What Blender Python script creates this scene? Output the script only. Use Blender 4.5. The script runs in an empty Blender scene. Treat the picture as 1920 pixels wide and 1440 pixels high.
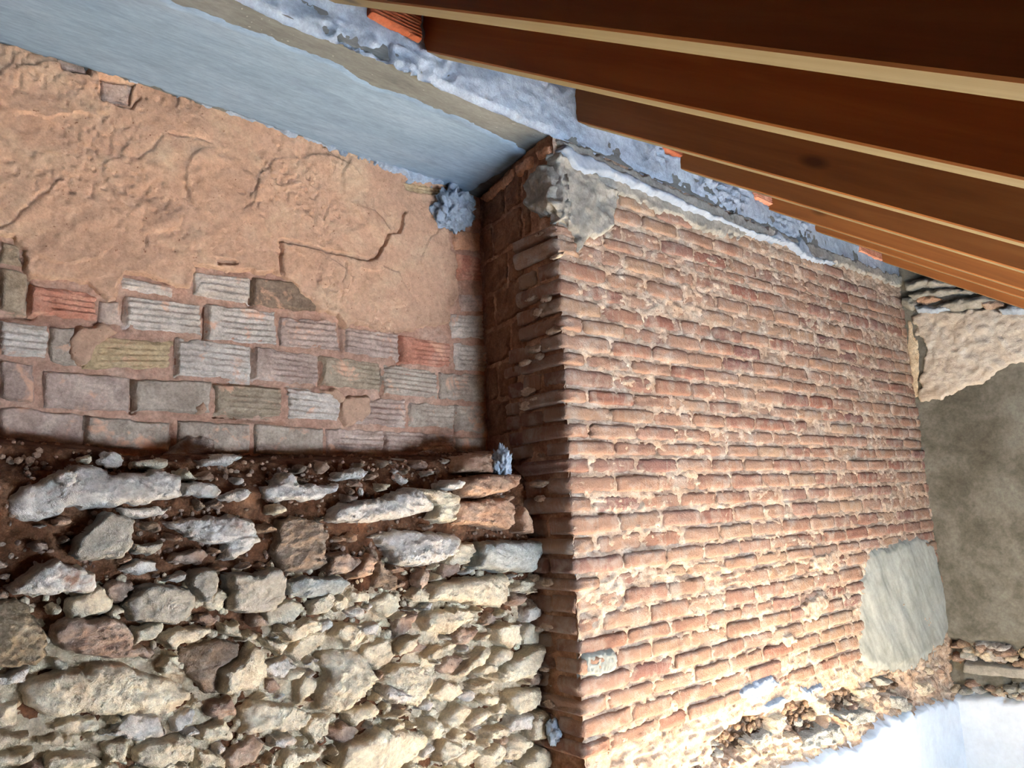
import bpy, math, random
import numpy as np
from mathutils import Matrix, Vector

SC = bpy.context.scene
COL = SC.collection
random.seed(7)
RNG = np.random.default_rng(7)

# ------------------------------------------------------------------ camera
F = 1361.2
M = np.array([[0.7549013, -0.6546783, -0.0389912],      # right
              [0.0846129, 0.1561768, -0.9840983],       # down
              [0.6503573, 0.7395980, 0.1732923]])       # forward
cam = bpy.data.cameras.new('camera')
cam.sensor_width = 36.0
cam.lens = F / 1920 * 36
cam.clip_start = 0.02
cam_o = bpy.data.objects.new('camera', cam)
COL.objects.link(cam_o)
mw = Matrix.Identity(4)
for i in range(3):
    mw[i][0], mw[i][1], mw[i][2] = M[0][i], -M[1][i], -M[2][i]
cam_o.matrix_world = mw
SC.camera = cam_o

# ------------------------------------------------------------------ world, lights, exposure
W = bpy.data.worlds.new('world')
SC.world = W
W.use_nodes = True
bgn = W.node_tree.nodes['Background']
bgn.inputs['Color'].default_value = (0.62, 0.78, 1.0, 1)
bgn.inputs['Strength'].default_value = 0.35
SC.view_settings.view_transform = 'Standard'
SC.view_settings.look = 'None'
SC.view_settings.gamma = 1.0
SC.view_settings.exposure = 0.42
SC.view_settings.use_curve_mapping = False
SC.cycles.denoising_prefilter = 'NONE'
SC.cycles.max_bounces = 6
SC.cycles.diffuse_bounces = 4
SC.cycles.glossy_bounces = 2


def area(name, loc, target, sx, sy, energy, color):
    l = bpy.data.lights.new(name, 'AREA')
    l.shape = 'RECTANGLE'
    l.size, l.size_y, l.energy, l.color = sx, sy, energy, color
    o = bpy.data.objects.new(name, l)
    COL.objects.link(o)
    o.location = loc
    o.rotation_euler = (Vector(target) - Vector(loc)).to_track_quat('-Z', 'Y').to_euler()
    return o


# daylight through the window in the low eaves wall behind the camera
area('window_daylight', (2.2, -1.52, -1.05), (2.2, 2.0, 0.3), 1.7, 0.45, 165, (0.66, 0.83, 1.0))
# low sun through the same window, falling on the floor by the brick wall
sun = bpy.data.lights.new('sun', 'SUN')
sun.energy = 710
sun.color = (1.0, 0.91, 0.76)
sun.angle = 0.01
sun_o = bpy.data.objects.new('sun', sun)
COL.objects.link(sun_o)
sun_o.rotation_euler = Vector((0.14, 0.80, -0.275)).to_track_quat('-Z', 'Y').to_euler()

# ------------------------------------------------------------------ geometry constants (metres, eye at origin)
YF = 1.80        # brick wall face, concrete beam face
YB = 2.33        # block wall face
XC = 1.836       # corner of the brick wall
XR = 5.10        # right wall face
ZFLOOR = -2.0
YREAR = -1.6
XLEFT = -2.2


def ray(px, py):
    v = np.array([(px - 960) / F, (py - 720) / F, 1.0])
    return M.T @ v


def on_y(px, py, Y):
    d = ray(px, py)
    return d * (Y / d[1])


def on_x(px, py, X):
    d = ray(px, py)
    return d * (X / d[0])


def on_z(px, py, Z):
    d = ray(px, py)
    return d * (Z / d[2])


# ------------------------------------------------------------------ noise
def _h(i, j, k, s):
    """lattice hash in [-1, 1]; i, j, k are uint32 arrays (k may be a number)"""
    n = i * np.uint32(374761393) + j * np.uint32(668265263) + np.uint32((int(s) * 144665) & 0xffffffff)
    if not isinstance(k, int):
        n = n + k * np.uint32(2147483647)
    n = (n ^ (n >> np.uint32(13))) * np.uint32(1274126177)
    n = n ^ (n >> np.uint32(16))
    return (n & np.uint32(0xffff)).astype(np.float32) * np.float32(1 / 32767.5) - np.float32(1.0)


def _fade(t):
    return t * t * t * (t * (t * 6 - 15) + 10)


def vn(x, y, z=0.0, s=0):
    flat = np.ndim(z) == 0 and float(z) == 0.0
    x, y = np.asarray(x, np.float32), np.asarray(y, np.float32)
    if x.shape != y.shape:
        x, y = np.broadcast_arrays(x, y)
    fi, fj = np.floor(x), np.floor(y)
    fx, fy = _fade(x - fi), _fade(y - fj)
    i, j = fi.astype(np.int32).astype(np.uint32), fj.astype(np.int32).astype(np.uint32)
    i1, j1 = i + np.uint32(1), j + np.uint32(1)

    def layer(k):
        a = _h(i, j, k, s)
        a = a + (_h(i1, j, k, s) - a) * fx
        b = _h(i, j1, k, s)
        b = b + (_h(i1, j1, k, s) - b) * fx
        return a + (b - a) * fy
    if flat:
        return layer(0)
    z = np.asarray(z, np.float32)
    fk = np.floor(z)
    fz = _fade(z - fk)
    k = fk.astype(np.int32).astype(np.uint32)
    a = layer(k)
    return a + (layer(k + np.uint32(1)) - a) * fz


def fbm(x, y, z=0.0, o=4, s=0, g=0.5):
    t, a, n = 0, 1.0, 0.0
    for q in range(o):
        t = t + a * vn(x * 2 ** q, y * 2 ** q, z * 2 ** q, s + q * 17)
        n += a
        a *= g
    return t / n


def ridge(x, y, o=3, s=0):
    t, a, n = 0, 1.0, 0.0
    for q in range(o):
        t = t + a * (1 - np.abs(vn(x * 2 ** q, y * 2 ** q, 0.0, s + q * 31)) * 2)
        n += a
        a *= 0.5
    return t / n


def sstep(a, b, x):
    t = np.clip((x - a) / (b - a), 0, 1)
    return t * t * (3 - 2 * t)


def sdf(poly, u, v):
    """distance to the outline, positive inside"""
    P = [(float(p[0]), float(p[1])) for p in poly]
    d = np.full(u.shape, 1e9, u.dtype)
    ins = np.zeros(u.shape, bool)
    for (ax, ay), (bx, by) in zip(P, P[1:] + P[:1]):
        ex, ey = bx - ax, by - ay
        L = max(ex * ex + ey * ey, 1e-12)
        du, dv = u - ax, v - ay
        t = du * (ex / L)
        t += dv * (ey / L)
        np.clip(t, 0, 1, out=t)
        qx = du - t * ex
        qy = dv - t * ey
        qx *= qx
        qy *= qy
        qx += qy
        np.minimum(d, qx, out=d)
        if ay != by:
            ins ^= ((ay <= v) != (by <= v)) & (du < dv * (ex / ey))
    d = np.sqrt(d)
    return np.where(ins, d, -d)


def val(poly, x, z):
    """the same for one point"""
    ins, best, n = False, 1e9, len(poly)
    ax, az = poly[-1]
    for bx, bz in poly:
        ex, ez = bx - ax, bz - az
        t = min(1.0, max(0.0, ((x - ax) * ex + (z - az) * ez) / max(ex * ex + ez * ez, 1e-12)))
        best = min(best, (x - ax - t * ex) ** 2 + (z - az - t * ez) ** 2)
        if (az <= z) != (bz <= z) and x < ax + (z - az) * ex / ez:
            ins = not ins
        ax, az = bx, bz
    return math.sqrt(best) if ins else -math.sqrt(best)


def line_dist(pts, u, v):
    d = np.full(u.shape, 1e9, u.dtype)
    for (ax, ay), (bx, by) in zip(pts[:-1], pts[1:]):
        ax, ay, ex, ey = float(ax), float(ay), float(bx - ax), float(by - ay)
        L = max(ex * ex + ey * ey, 1e-12)
        t = np.clip(((u - ax) * ex + (v - ay) * ey) / L, 0, 1)
        d = np.minimum(d, np.hypot(u - ax - t * ex, v - ay - t * ey))
    return d


# ------------------------------------------------------------------ meshes
def mesh(name, V, Q, smooth=True):
    V = np.ascontiguousarray(V, np.float32)
    me = bpy.data.meshes.new(name)
    if isinstance(Q, np.ndarray):
        n, k = Q.shape
        me.vertices.add(len(V))
        me.vertices.foreach_set('co', V.ravel())
        me.loops.add(n * k)
        me.loops.foreach_set('vertex_index', np.ascontiguousarray(Q, np.int32).ravel())
        me.polygons.add(n)
        me.polygons.foreach_set('loop_start', np.arange(0, n * k, k, dtype=np.int32))
        me.polygons.foreach_set('loop_total', np.full(n, k, np.int32))
        me.update(calc_edges=True)
    else:
        me.from_pydata([tuple(map(float, p)) for p in V], [], Q)
    if smooth:
        me.polygons.foreach_set('use_smooth', np.ones(len(me.polygons), bool))
    me.update()
    return me


def put(name, me, material=None, parent=None, kind=None, label=None, cat=None, group=None):
    o = bpy.data.objects.new(name, me)
    COL.objects.link(o)
    if material is not None and me is not None and not me.materials:
        me.materials.append(material)
    if parent is not None:
        o.parent = parent
    for k, v in (('kind', kind), ('label', label), ('category', cat), ('group', group)):
        if v:
            o[k] = v
    return o


class Plane:
    """a wall plane with its own (u, v) axes; n points into the room"""
    def __init__(s, o, u, v, n):
        s.o, s.u, s.v, s.n = [np.array(t, float) for t in (o, u, v, n)]

    def pts(s, u, v, h):
        u, v, h = [np.asarray(t, float).ravel()[:, None] for t in (u, v, h)]
        return s.o + u * s.u + v * s.v + h * s.n


P_BRICK = Plane((0, YF, 0), (1, 0, 0), (0, 0, 1), (0, -1, 0))
P_BLOCK = Plane((0, YB, 0), (1, 0, 0), (0, 0, 1), (0, -1, 0))
P_SIDE = Plane((XC, 0, 0), (0, 1, 0), (0, 0, 1), (-1, 0, 0))
P_RIGHT = Plane((XR, 0, 0), (0, -1, 0), (0, 0, 1), (-1, 0, 0))
P_STONE = Plane((0, 0, 0), (1, 0, 0), (0, 0, 1), (0, -1, 0))      # h holds -Y itself


def pb(L):
    return [(p[0], p[2]) for p in (on_y(x, y, YF) for x, y in L)]


def pk(L):
    return [(p[0], p[2]) for p in (on_y(x, y, YB) for x, y in L)]


def pr(L):
    return [(-p[1], p[2]) for p in (on_x(x, y, XR) for x, y in L)]


def ps(L):
    return [(p[1], p[2]) for p in (on_x(x, y, XC) for x, y in L)]


def field_mesh(name, plane, poly, res, H, below=0.02, edge=0.008, warp=0.0, wscale=40, seed=0, base=None):
    """relief over a polygon: it sinks behind its backing along the outline"""
    P = np.asarray(poly, float)
    ru, rv = res if isinstance(res, tuple) else (res, res)
    m = 2.0 * max(ru, rv) + warp
    us = np.arange(P[:, 0].min() - m, P[:, 0].max() + m + ru, ru)
    vs = np.arange(P[:, 1].min() - m, P[:, 1].max() + m + rv, rv)
    U, V = np.meshgrid(us.astype(np.float32), vs.astype(np.float32))
    if warp:
        d = sdf(P, U + warp * fbm(U * wscale, V * wscale, 0., 3, seed + 5), V + warp * fbm(U * wscale, V * wscale, 0., 3, seed + 9))
    else:
        d = sdf(P, U, V)
    h = H(U, V, d)
    e = sstep(-max(ru, rv) * 0.9, edge, d)
    h = h * e - below * (1 - e)
    if base is not None:
        h = h + base(U, V)
    ok = d > -max(ru, rv) * 1.6
    cell = ok[:-1, :-1] & ok[1:, :-1] & ok[:-1, 1:] & ok[1:, 1:]
    idx = np.arange(U.size).reshape(U.shape)
    a, b, c, e4 = idx[:-1, :-1][cell], idx[:-1, 1:][cell], idx[1:, 1:][cell], idx[1:, :-1][cell]
    Q = np.stack([a, b, c, e4], 1)
    nrm = np.cross(plane.u, plane.v) @ plane.n
    if nrm < 0:
        Q = Q[:, ::-1]
    used = np.unique(Q)
    mp = np.zeros(U.size, int)
    mp[used] = np.arange(len(used))
    return mesh(name, plane.pts(U, V, h)[used], mp[Q])


def grid_mesh(name, plane, u0, u1, v0, v1, res, H):
    us = np.linspace(u0, u1, max(2, int(round((u1 - u0) / res)) + 1))
    vs = np.linspace(v0, v1, max(2, int(round((v1 - v0) / res)) + 1))
    U, V = np.meshgrid(us.astype(np.float32), vs.astype(np.float32))
    idx = np.arange(U.size).reshape(U.shape)
    Q = np.stack([idx[:-1, :-1].ravel(), idx[:-1, 1:].ravel(), idx[1:, 1:].ravel(), idx[1:, :-1].ravel()], 1)
    if np.cross(plane.u, plane.v) @ plane.n < 0:
        Q = Q[:, ::-1]
    return mesh(name, plane.pts(U, V, H(U, V)), Q)


def box_data(lo, hi):
    x0, y0, z0 = lo
    x1, y1, z1 = hi
    V = [(x0, y0, z0), (x1, y0, z0), (x1, y1, z0), (x0, y1, z0), (x0, y0, z1), (x1, y0, z1), (x1, y1, z1), (x0, y1, z1)]
    Fc = [(0, 3, 2, 1), (4, 5, 6, 7), (0, 1, 5, 4), (1, 2, 6, 5), (2, 3, 7, 6), (3, 0, 4, 7)]
    return V, Fc


def box_mesh(name, boxes):
    V, Q = [], []
    for lo, hi in boxes:
        v, f = box_data(lo, hi)
        Q += [tuple(i + len(V) for i in q) for q in f]
        V += v
    return mesh(name, V, Q, False)


# ------------------------------------------------------------------ materials
def lin(c):
    return tuple(((x / 255) / 12.92 if x / 255 <= 0.04045 else ((x / 255 + 0.055) / 1.055) ** 2.4) for x in c) + (1,)


class N:
    def __init__(s, name):
        s.m = bpy.data.materials.new(name)
        s.m.use_nodes = True
        s.t = s.m.node_tree
        s.b = s.t.nodes['Principled BSDF']

    def new(s, kind, **kw):
        n = s.t.nodes.new(kind)
        for k, v in kw.items():
            if k.startswith('i_'):
                n.inputs[int(k[2:]) if k[2:].isdigit() else k[2:]].default_value = v
            else:
                setattr(n, k, v)
        return n

    def ln(s, a, b):
        s.t.links.new(a, b)

    def noise(s, vec, scale, detail=6, rough=0.6, dist=0.0):
        n = s.new('ShaderNodeTexNoise')
        n.inputs['Scale'].default_value = scale
        n.inputs['Detail'].default_value = detail
        n.inputs['Roughness'].default_value = rough
        n.inputs['Distortion'].default_value = dist
        s.ln(vec, n.inputs['Vector'])
        return n.outputs['Fac']

    def ramp(s, fac, stops, interp='LINEAR'):
        n = s.new('ShaderNodeValToRGB')
        n.color_ramp.interpolation = interp
        e = n.color_ramp.elements
        while len(e) < len(stops):
            e.new(0.5)
        for q, (p, c) in zip(e, stops):
            q.position = p
            q.color = lin(c)
        s.ln(fac, n.inputs['Fac'])
        return n.outputs['Color']

    def mix(s, a, b, fac, mode='MIX'):
        n = s.new('ShaderNodeMix', data_type='RGBA', blend_type=mode)
        for sock, val in ((n.inputs[0], fac), (n.inputs[6], a), (n.inputs[7], b)):
            if isinstance(val, (int, float, tuple)):
                sock.default_value = val
            else:
                s.ln(val, sock)
        return n.outputs[2]

    def maprange(s, v, a, b, c, d):
        n = s.new('ShaderNodeMapRange')
        for i, q in enumerate((a, b, c, d)):
            n.inputs[i + 1].default_value = q
        s.ln(v, n.inputs[0])
        return n.outputs[0]

    def pos(s, scale=None):
        g = s.new('ShaderNodeNewGeometry').outputs['Position']
        if scale is None:
            return g
        m = s.new('ShaderNodeMapping')
        m.inputs['Scale'].default_value = scale
        s.ln(g, m.inputs['Vector'])
        return m.outputs[0]

    def bump(s, h, strength, dist, prev=None):
        n = s.new('ShaderNodeBump')
        n.inputs['Strength'].default_value = strength
        n.inputs['Distance'].default_value = dist
        s.ln(h, n.inputs['Height'])
        if prev is not None:
            s.ln(prev, n.inputs['Normal'])
        return n.outputs[0]

    def done(s, col, normal=None, rough=0.92, spec=0.15):
        s.ln(col, s.b.inputs['Base Color'])
        if normal is not None:
            s.ln(normal, s.b.inputs['Normal'])
        s.b.inputs['Roughness'].default_value = rough
        s.b.inputs['Specular IOR Level'].default_value = spec
        return s.m


def rough_mat(name, stops, scale=6, fine=90, bump=0.6, dist=0.006, aniso=None, speck=None, rnd=None, contrast=0.25, smear=None):
    n = N(name)
    p = n.pos()
    pa = n.pos(aniso) if aniso else p
    a = n.noise(pa, scale, 5, 0.62, 0.3)
    a = n.maprange(a, 0.25, 0.75, 0, 1)
    col = n.ramp(a, stops)
    if rnd:
        r = n.new('ShaderNodeObjectInfo').outputs['Random']
        col = n.mix(col, n.ramp(r, rnd), 1.0, 'MULTIPLY')
    f = n.noise(pa, fine, 3, 0.7)
    g = n.maprange(f, 0.3, 0.7, 1 - contrast, 1 + contrast * 0.6)
    f2 = n.noise(pa, fine * 0.32, 3, 0.65)
    g2 = n.maprange(f2, 0.28, 0.6, 1 - contrast * 1.3, 1.0)
    mm = n.new('ShaderNodeMath', operation='MULTIPLY')
    n.ln(g, mm.inputs[0])
    n.ln(g2, mm.inputs[1])
    g = mm.outputs[0]
    gc = n.new('ShaderNodeCombineColor')
    for i in range(3):
        n.ln(g, gc.inputs[i])
    col = n.mix(col, gc.outputs[0], 1.0, 'MULTIPLY')
    if smear:
        k = n.noise(p, smear[1], 4, 0.65, 0.5)
        col = n.mix(col, lin(smear[0]), n.maprange(k, smear[2], smear[2] + 0.1, 0, 0.8))
    if speck:
        k = n.noise(p, speck[1], 3, 0.5)
        k = n.maprange(k, speck[2], speck[2] + 0.06, 0, 1)
        col = n.mix(col, lin(speck[0]), k)
    h = n.noise(pa, fine * 0.45, 5, 0.75)
    return n.done(col, n.bump(h, bump, dist))


def brick_mat(name, attr=False, dark=1.0):
    n = N(name)
    p = n.pos()
    if attr:
        r = n.new('ShaderNodeAttribute', attribute_name='tone').outputs['Fac']
    else:
        r = n.new('ShaderNodeObjectInfo').outputs['Random']
    tones = [(0.0, (140, 110, 95)), (0.22, (145, 119, 104)), (0.4, (134, 101, 87)), (0.55, (149, 126, 108)),
             (0.68, (124, 87, 76)), (0.8, (141, 114, 102)), (0.9, (116, 85, 80)), (1.0, (144, 118, 99))]
    c = n.ramp(r, tones)
    # per-brick patchiness
    w = n.noise(p, 9, 3, 0.6, 0.4)
    c = n.mix(c, lin((110, 80, 72)), n.maprange(w, 0.56, 0.72, 0, 0.55))
    w2 = n.noise(p, 14, 3, 0.6, 0.2)
    c = n.mix(c, lin((159, 148, 139)), n.maprange(w2, 0.48, 0.68, 0, 0.7))
    st = n.noise(n.pos((90, 90, 9)), 1.0, 3, 0.6)
    c = n.mix(c, lin((160, 154, 147)), n.maprange(st, 0.55, 0.78, 0, 0.4))
    pit = n.noise(p, 110, 3, 0.6)
    c = n.mix(c, lin((84, 52, 42)), n.maprange(pit, 0.73, 0.82, 0, 0.3))
    h = n.noise(p, 60, 5, 0.75)
    b1 = n.bump(h, 0.9, 0.009)
    b2 = n.bump(st, 0.3, 0.003, b1)
    return n.done(c, b2, 0.93, 0.12)


MT = {}
MT['brick'] = brick_mat('old_brick')
MT['brick_far'] = brick_mat('old_brick_field', True)
MT['mortar'] = rough_mat('pink_white_mortar', [(0, (153, 129, 111)), (0.45, (179, 156, 137)), (1, (203, 191, 176))], 14, 120, 0.9, 0.006, speck=((109, 77, 59), 70, 0.66))
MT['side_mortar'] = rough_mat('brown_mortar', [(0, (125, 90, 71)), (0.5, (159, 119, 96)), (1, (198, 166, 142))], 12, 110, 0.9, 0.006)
MT['salmon'] = rough_mat('salmon_plaster', [(0, (177, 140, 116)), (0.5, (194, 155, 129)), (1, (204, 174, 145))], 5, 150, 0.8, 0.005, speck=((136, 97, 76), 90, 0.68), contrast=0.16)
MT['blockmortar'] = rough_mat('orange_mortar', [(0, (167, 123, 104)), (0.5, (188, 147, 125)), (1, (200, 169, 149))], 10, 110, 0.9, 0.006)
for k, st in dict(white=[(0, (174, 157, 144)), (0.5, (205, 189, 174)), (1, (230, 214, 200))],
                  lilac=[(0, (163, 136, 122)), (0.5, (188, 161, 146)), (1, (210, 187, 170))],
                  olive=[(0, (141, 121, 102)), (0.5, (168, 147, 124)), (1, (192, 170, 146))],
                  dark=[(0, (112, 92, 76)), (0.5, (135, 113, 96)), (1, (159, 136, 116))],
                  grey=[(0, (157, 138, 122)), (0.5, (181, 161, 144)), (1, (203, 185, 166))],
                  red=[(0, (177, 115, 92)), (0.5, (197, 134, 110)), (1, (210, 163, 140))],
                  yellow=[(0, (177, 149, 114)), (0.5, (197, 168, 130)), (1, (212, 187, 152))],
                  tan=[(0, (192, 140, 110)), (0.5, (212, 159, 126)), (1, (221, 178, 148))],
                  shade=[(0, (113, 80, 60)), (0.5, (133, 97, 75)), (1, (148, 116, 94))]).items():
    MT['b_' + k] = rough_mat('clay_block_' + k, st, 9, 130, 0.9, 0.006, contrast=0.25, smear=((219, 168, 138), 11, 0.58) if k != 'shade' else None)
MT['cement'] = rough_mat('blue_grey_cement', [(0, (129, 141, 157)), (0.5, (151, 164, 181)), (1, (168, 179, 195))], 9, 120, 0.8, 0.006, contrast=0.16)
MT['cement_grey'] = rough_mat('grey_cement', [(0, (122, 120, 115)), (0.5, (141, 139, 134)), (1, (159, 157, 153))], 8, 110, 0.7, 0.005, contrast=0.18)
MT['concrete'] = rough_mat('board_marked_concrete', [(0, (91, 93, 92)), (0.5, (105, 107, 106)), (1, (120, 122, 122))], 5, 80, 0.5, 0.003, aniso=(0.5, 2, 2), speck=((135, 136, 134), 60, 0.68), contrast=0.14)
MT['skim'] = rough_mat('pale_cement_skim', [(0, (104, 120, 142)), (0.35, (116, 136, 157)), (0.8, (125, 143, 164)), (1, (111, 123, 137))], 3.2, 60, 0.35, 0.003, aniso=(0.45, 2.2, 2.2), contrast=0.13)
MT['white_cement'] = rough_mat('white_cement', [(0, (122, 133, 149)), (0.5, (136, 147, 163)), (1, (147, 158, 173))], 8, 90, 0.5, 0.005, contrast=0.08)
MT['earth'] = rough_mat('red_brown_earth', [(0, (82, 52, 36)), (0.5, (112, 74, 52)), (1, (150, 112, 86))], 14, 120, 1.0, 0.01, contrast=0.4)
MT['lime'] = rough_mat('crumbly_lime_mortar', [(0, (166, 135, 108)), (0.35, (213, 192, 163)), (0.7, (234, 217, 190)), (1, (244, 231, 208))], 18, 130, 1.0, 0.018, contrast=0.22)
for k, st in dict(w=[(0, (185, 171, 161)), (0.4, (219, 210, 201)), (1, (246, 241, 234))],
                  g=[(0, (156, 148, 136)), (0.5, (180, 173, 162)), (1, (202, 196, 187))],
                  t=[(0, (189, 161, 133)), (0.3, (228, 210, 183)), (0.75, (242, 230, 206)), (1, (250, 242, 224))],
                  r=[(0, (136, 106, 92)), (0.4, (170, 144, 128)), (0.8, (194, 174, 160)), (1, (206, 190, 178))],
                  m=[(0, (104, 92, 74)), (0.35, (150, 132, 110)), (0.7, (186, 166, 140)), (1, (206, 192, 170))],
                  d=[(0, (115, 92, 75)), (0.5, (155, 133, 115)), (1, (190, 169, 151))],
                  o=[(0, (164, 122, 98)), (0.5, (198, 162, 138)), (1, (218, 190, 168))],
                  c=[(0, (146, 148, 144)), (0.5, (176, 178, 174)), (1, (200, 203, 200))]).items():
    MT['s_' + k] = rough_mat('stone_' + k, st, 15, 120, 1.0, 0.02, contrast=0.2, smear=((150, 104, 78), 8, 0.6) if k in 'wro' else None)
MT['render_r'] = rough_mat('grey_wall_render', [(0, (64, 61, 54)), (0.35, (86, 85, 79)), (0.6, (102, 101, 96)), (1, (115, 117, 114))], 3.4, 60, 0.7, 0.006, contrast=0.2)
MT['rough_white'] = rough_mat('rough_cream_plaster', [(0, (165, 152, 140)), (0.5, (180, 173, 165)), (1, (192, 191, 186))], 6, 70, 0.9, 0.008, contrast=0.14)
MT['white_plaster'] = rough_mat('white_plaster', [(0, (200, 212, 228)), (0.5, (216, 228, 242)), (1, (230, 240, 250))], 3, 40, 0.25, 0.003, contrast=0.05)
MT['render_patch'] = rough_mat('pale_grey_render', [(0, (128, 131, 126)), (0.5, (146, 149, 145)), (1, (160, 163, 160))], 5, 70, 0.4, 0.004, contrast=0.1)
MT['hollow'] = rough_mat('orange_hollow_brick', [(0, (140, 75, 51)), (0.5, (153, 87, 63)), (1, (156, 108, 89))], 12, 120, 0.4, 0.003, contrast=0.15)
MT['room'] = rough_mat('dull_room_wall', [(0, (120, 104, 90)), (1, (150, 134, 118))], 3, 40, 0.4, 0.004)
MT['floor'] = rough_mat('dusty_floor', [(0, (178, 164, 144)), (1, (206, 192, 172))], 3, 60, 0.5, 0.004)
MT['deck'] = rough_mat('dark_roof_board', [(0, (62, 38, 22)), (1, (92, 58, 34))], 3, 60, 0.4, 0.003)


def wood(name, a, b, c):
    n = N(name)
    p = n.new('ShaderNodeTexCoord').outputs['Object']
    m = n.new('ShaderNodeMapping')
    m.inputs['Scale'].default_value = (22, 1.2, 22)
    n.ln(p, m.inputs['Vector'])
    r = n.new('ShaderNodeObjectInfo').outputs['Random']
    ad = n.new('ShaderNodeVectorMath', operation='ADD')
    n.ln(m.outputs[0], ad.inputs[0])
    n.ln(r, ad.inputs[1])
    g = n.noise(ad.outputs[0], 1.0, 6, 0.6, 0.8)
    col = n.ramp(g, [(0.2, a), (0.5, b), (0.8, c)])
    kn = n.new('ShaderNodeTexVoronoi')
    kn.inputs['Scale'].default_value = 1.0
    m2 = n.new('ShaderNodeMapping')
    m2.inputs['Scale'].default_value = (5, 2.6, 7)
    n.ln(p, m2.inputs['Vector'])
    ad2 = n.new('ShaderNodeVectorMath', operation='ADD')
    n.ln(m2.outputs[0], ad2.inputs[0])
    n.ln(r, ad2.inputs[1])
    n.ln(ad2.outputs[0], kn.inputs['Vector'])
    k = n.maprange(kn.outputs['Distance'], 0.06, 0.16, 0.75, 0)
    col = n.mix(col, lin(tuple(int(q * 0.45) for q in a)), k)
    return n.done(col, n.bump(g, 0.25, 0.002), 0.62, 0.3)


MT['wood_side'] = wood('brown_rafter_wood', (116, 71, 38), (136, 86, 46), (155, 103, 57))
MT['wood_under'] = wood('grey_tan_rafter_wood', (104, 91, 66), (114, 104, 79), (122, 116, 94))  # undersides take a greyer tan than the brown sides

# ------------------------------------------------------------------ structure: block wall (upper left)
def h_block_back(U, V):
    h = -0.006 + 0.006 * fbm(U * 30, V * 30, 0., 4, 3) + 0.004 * fbm(U * 90, V * 90, 0., 2, 8)
    for k, c in enumerate(GAPS):
        l = line_dist(c, U + 0.006 * fbm(U * 30, V * 30, 0., 2, 13 + k), V)
        h = h - 0.026 * np.exp(-(l / 0.0075) ** 2)
    return h


GAPS = [pk(l) for l in ([(474, 652), (473, 712)], [(600, 668), (599, 722)], [(717, 690), (716, 738)], [(331, 634), (330, 704)], [(247, 712), (247, 772)], [(235, 560), (234, 614)],
                        [(385, 575), (384, 634)], [(157, 782), (158, 842)], [(318, 796), (326, 846)], [(638, 606), (642, 656)], [(855, 762), (857, 810)], [(472, 525), (471, 572)],
                        [(404, 720), (450, 716), (520, 728)], [(540, 724), (590, 728)], [(0, 590), (60, 594)], [(400, 780), (470, 784), (530, 790)], [(752, 630), (750, 684)], [(722, 812), (722, 850)], [(53, 512), (53, 590)])]


wall_left = put('wall_left', grid_mesh('wall_left', P_BLOCK, -1.2, 2.05, -0.1, 1.62, 0.009, h_block_back), MT['blockmortar'], kind='structure')

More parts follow.
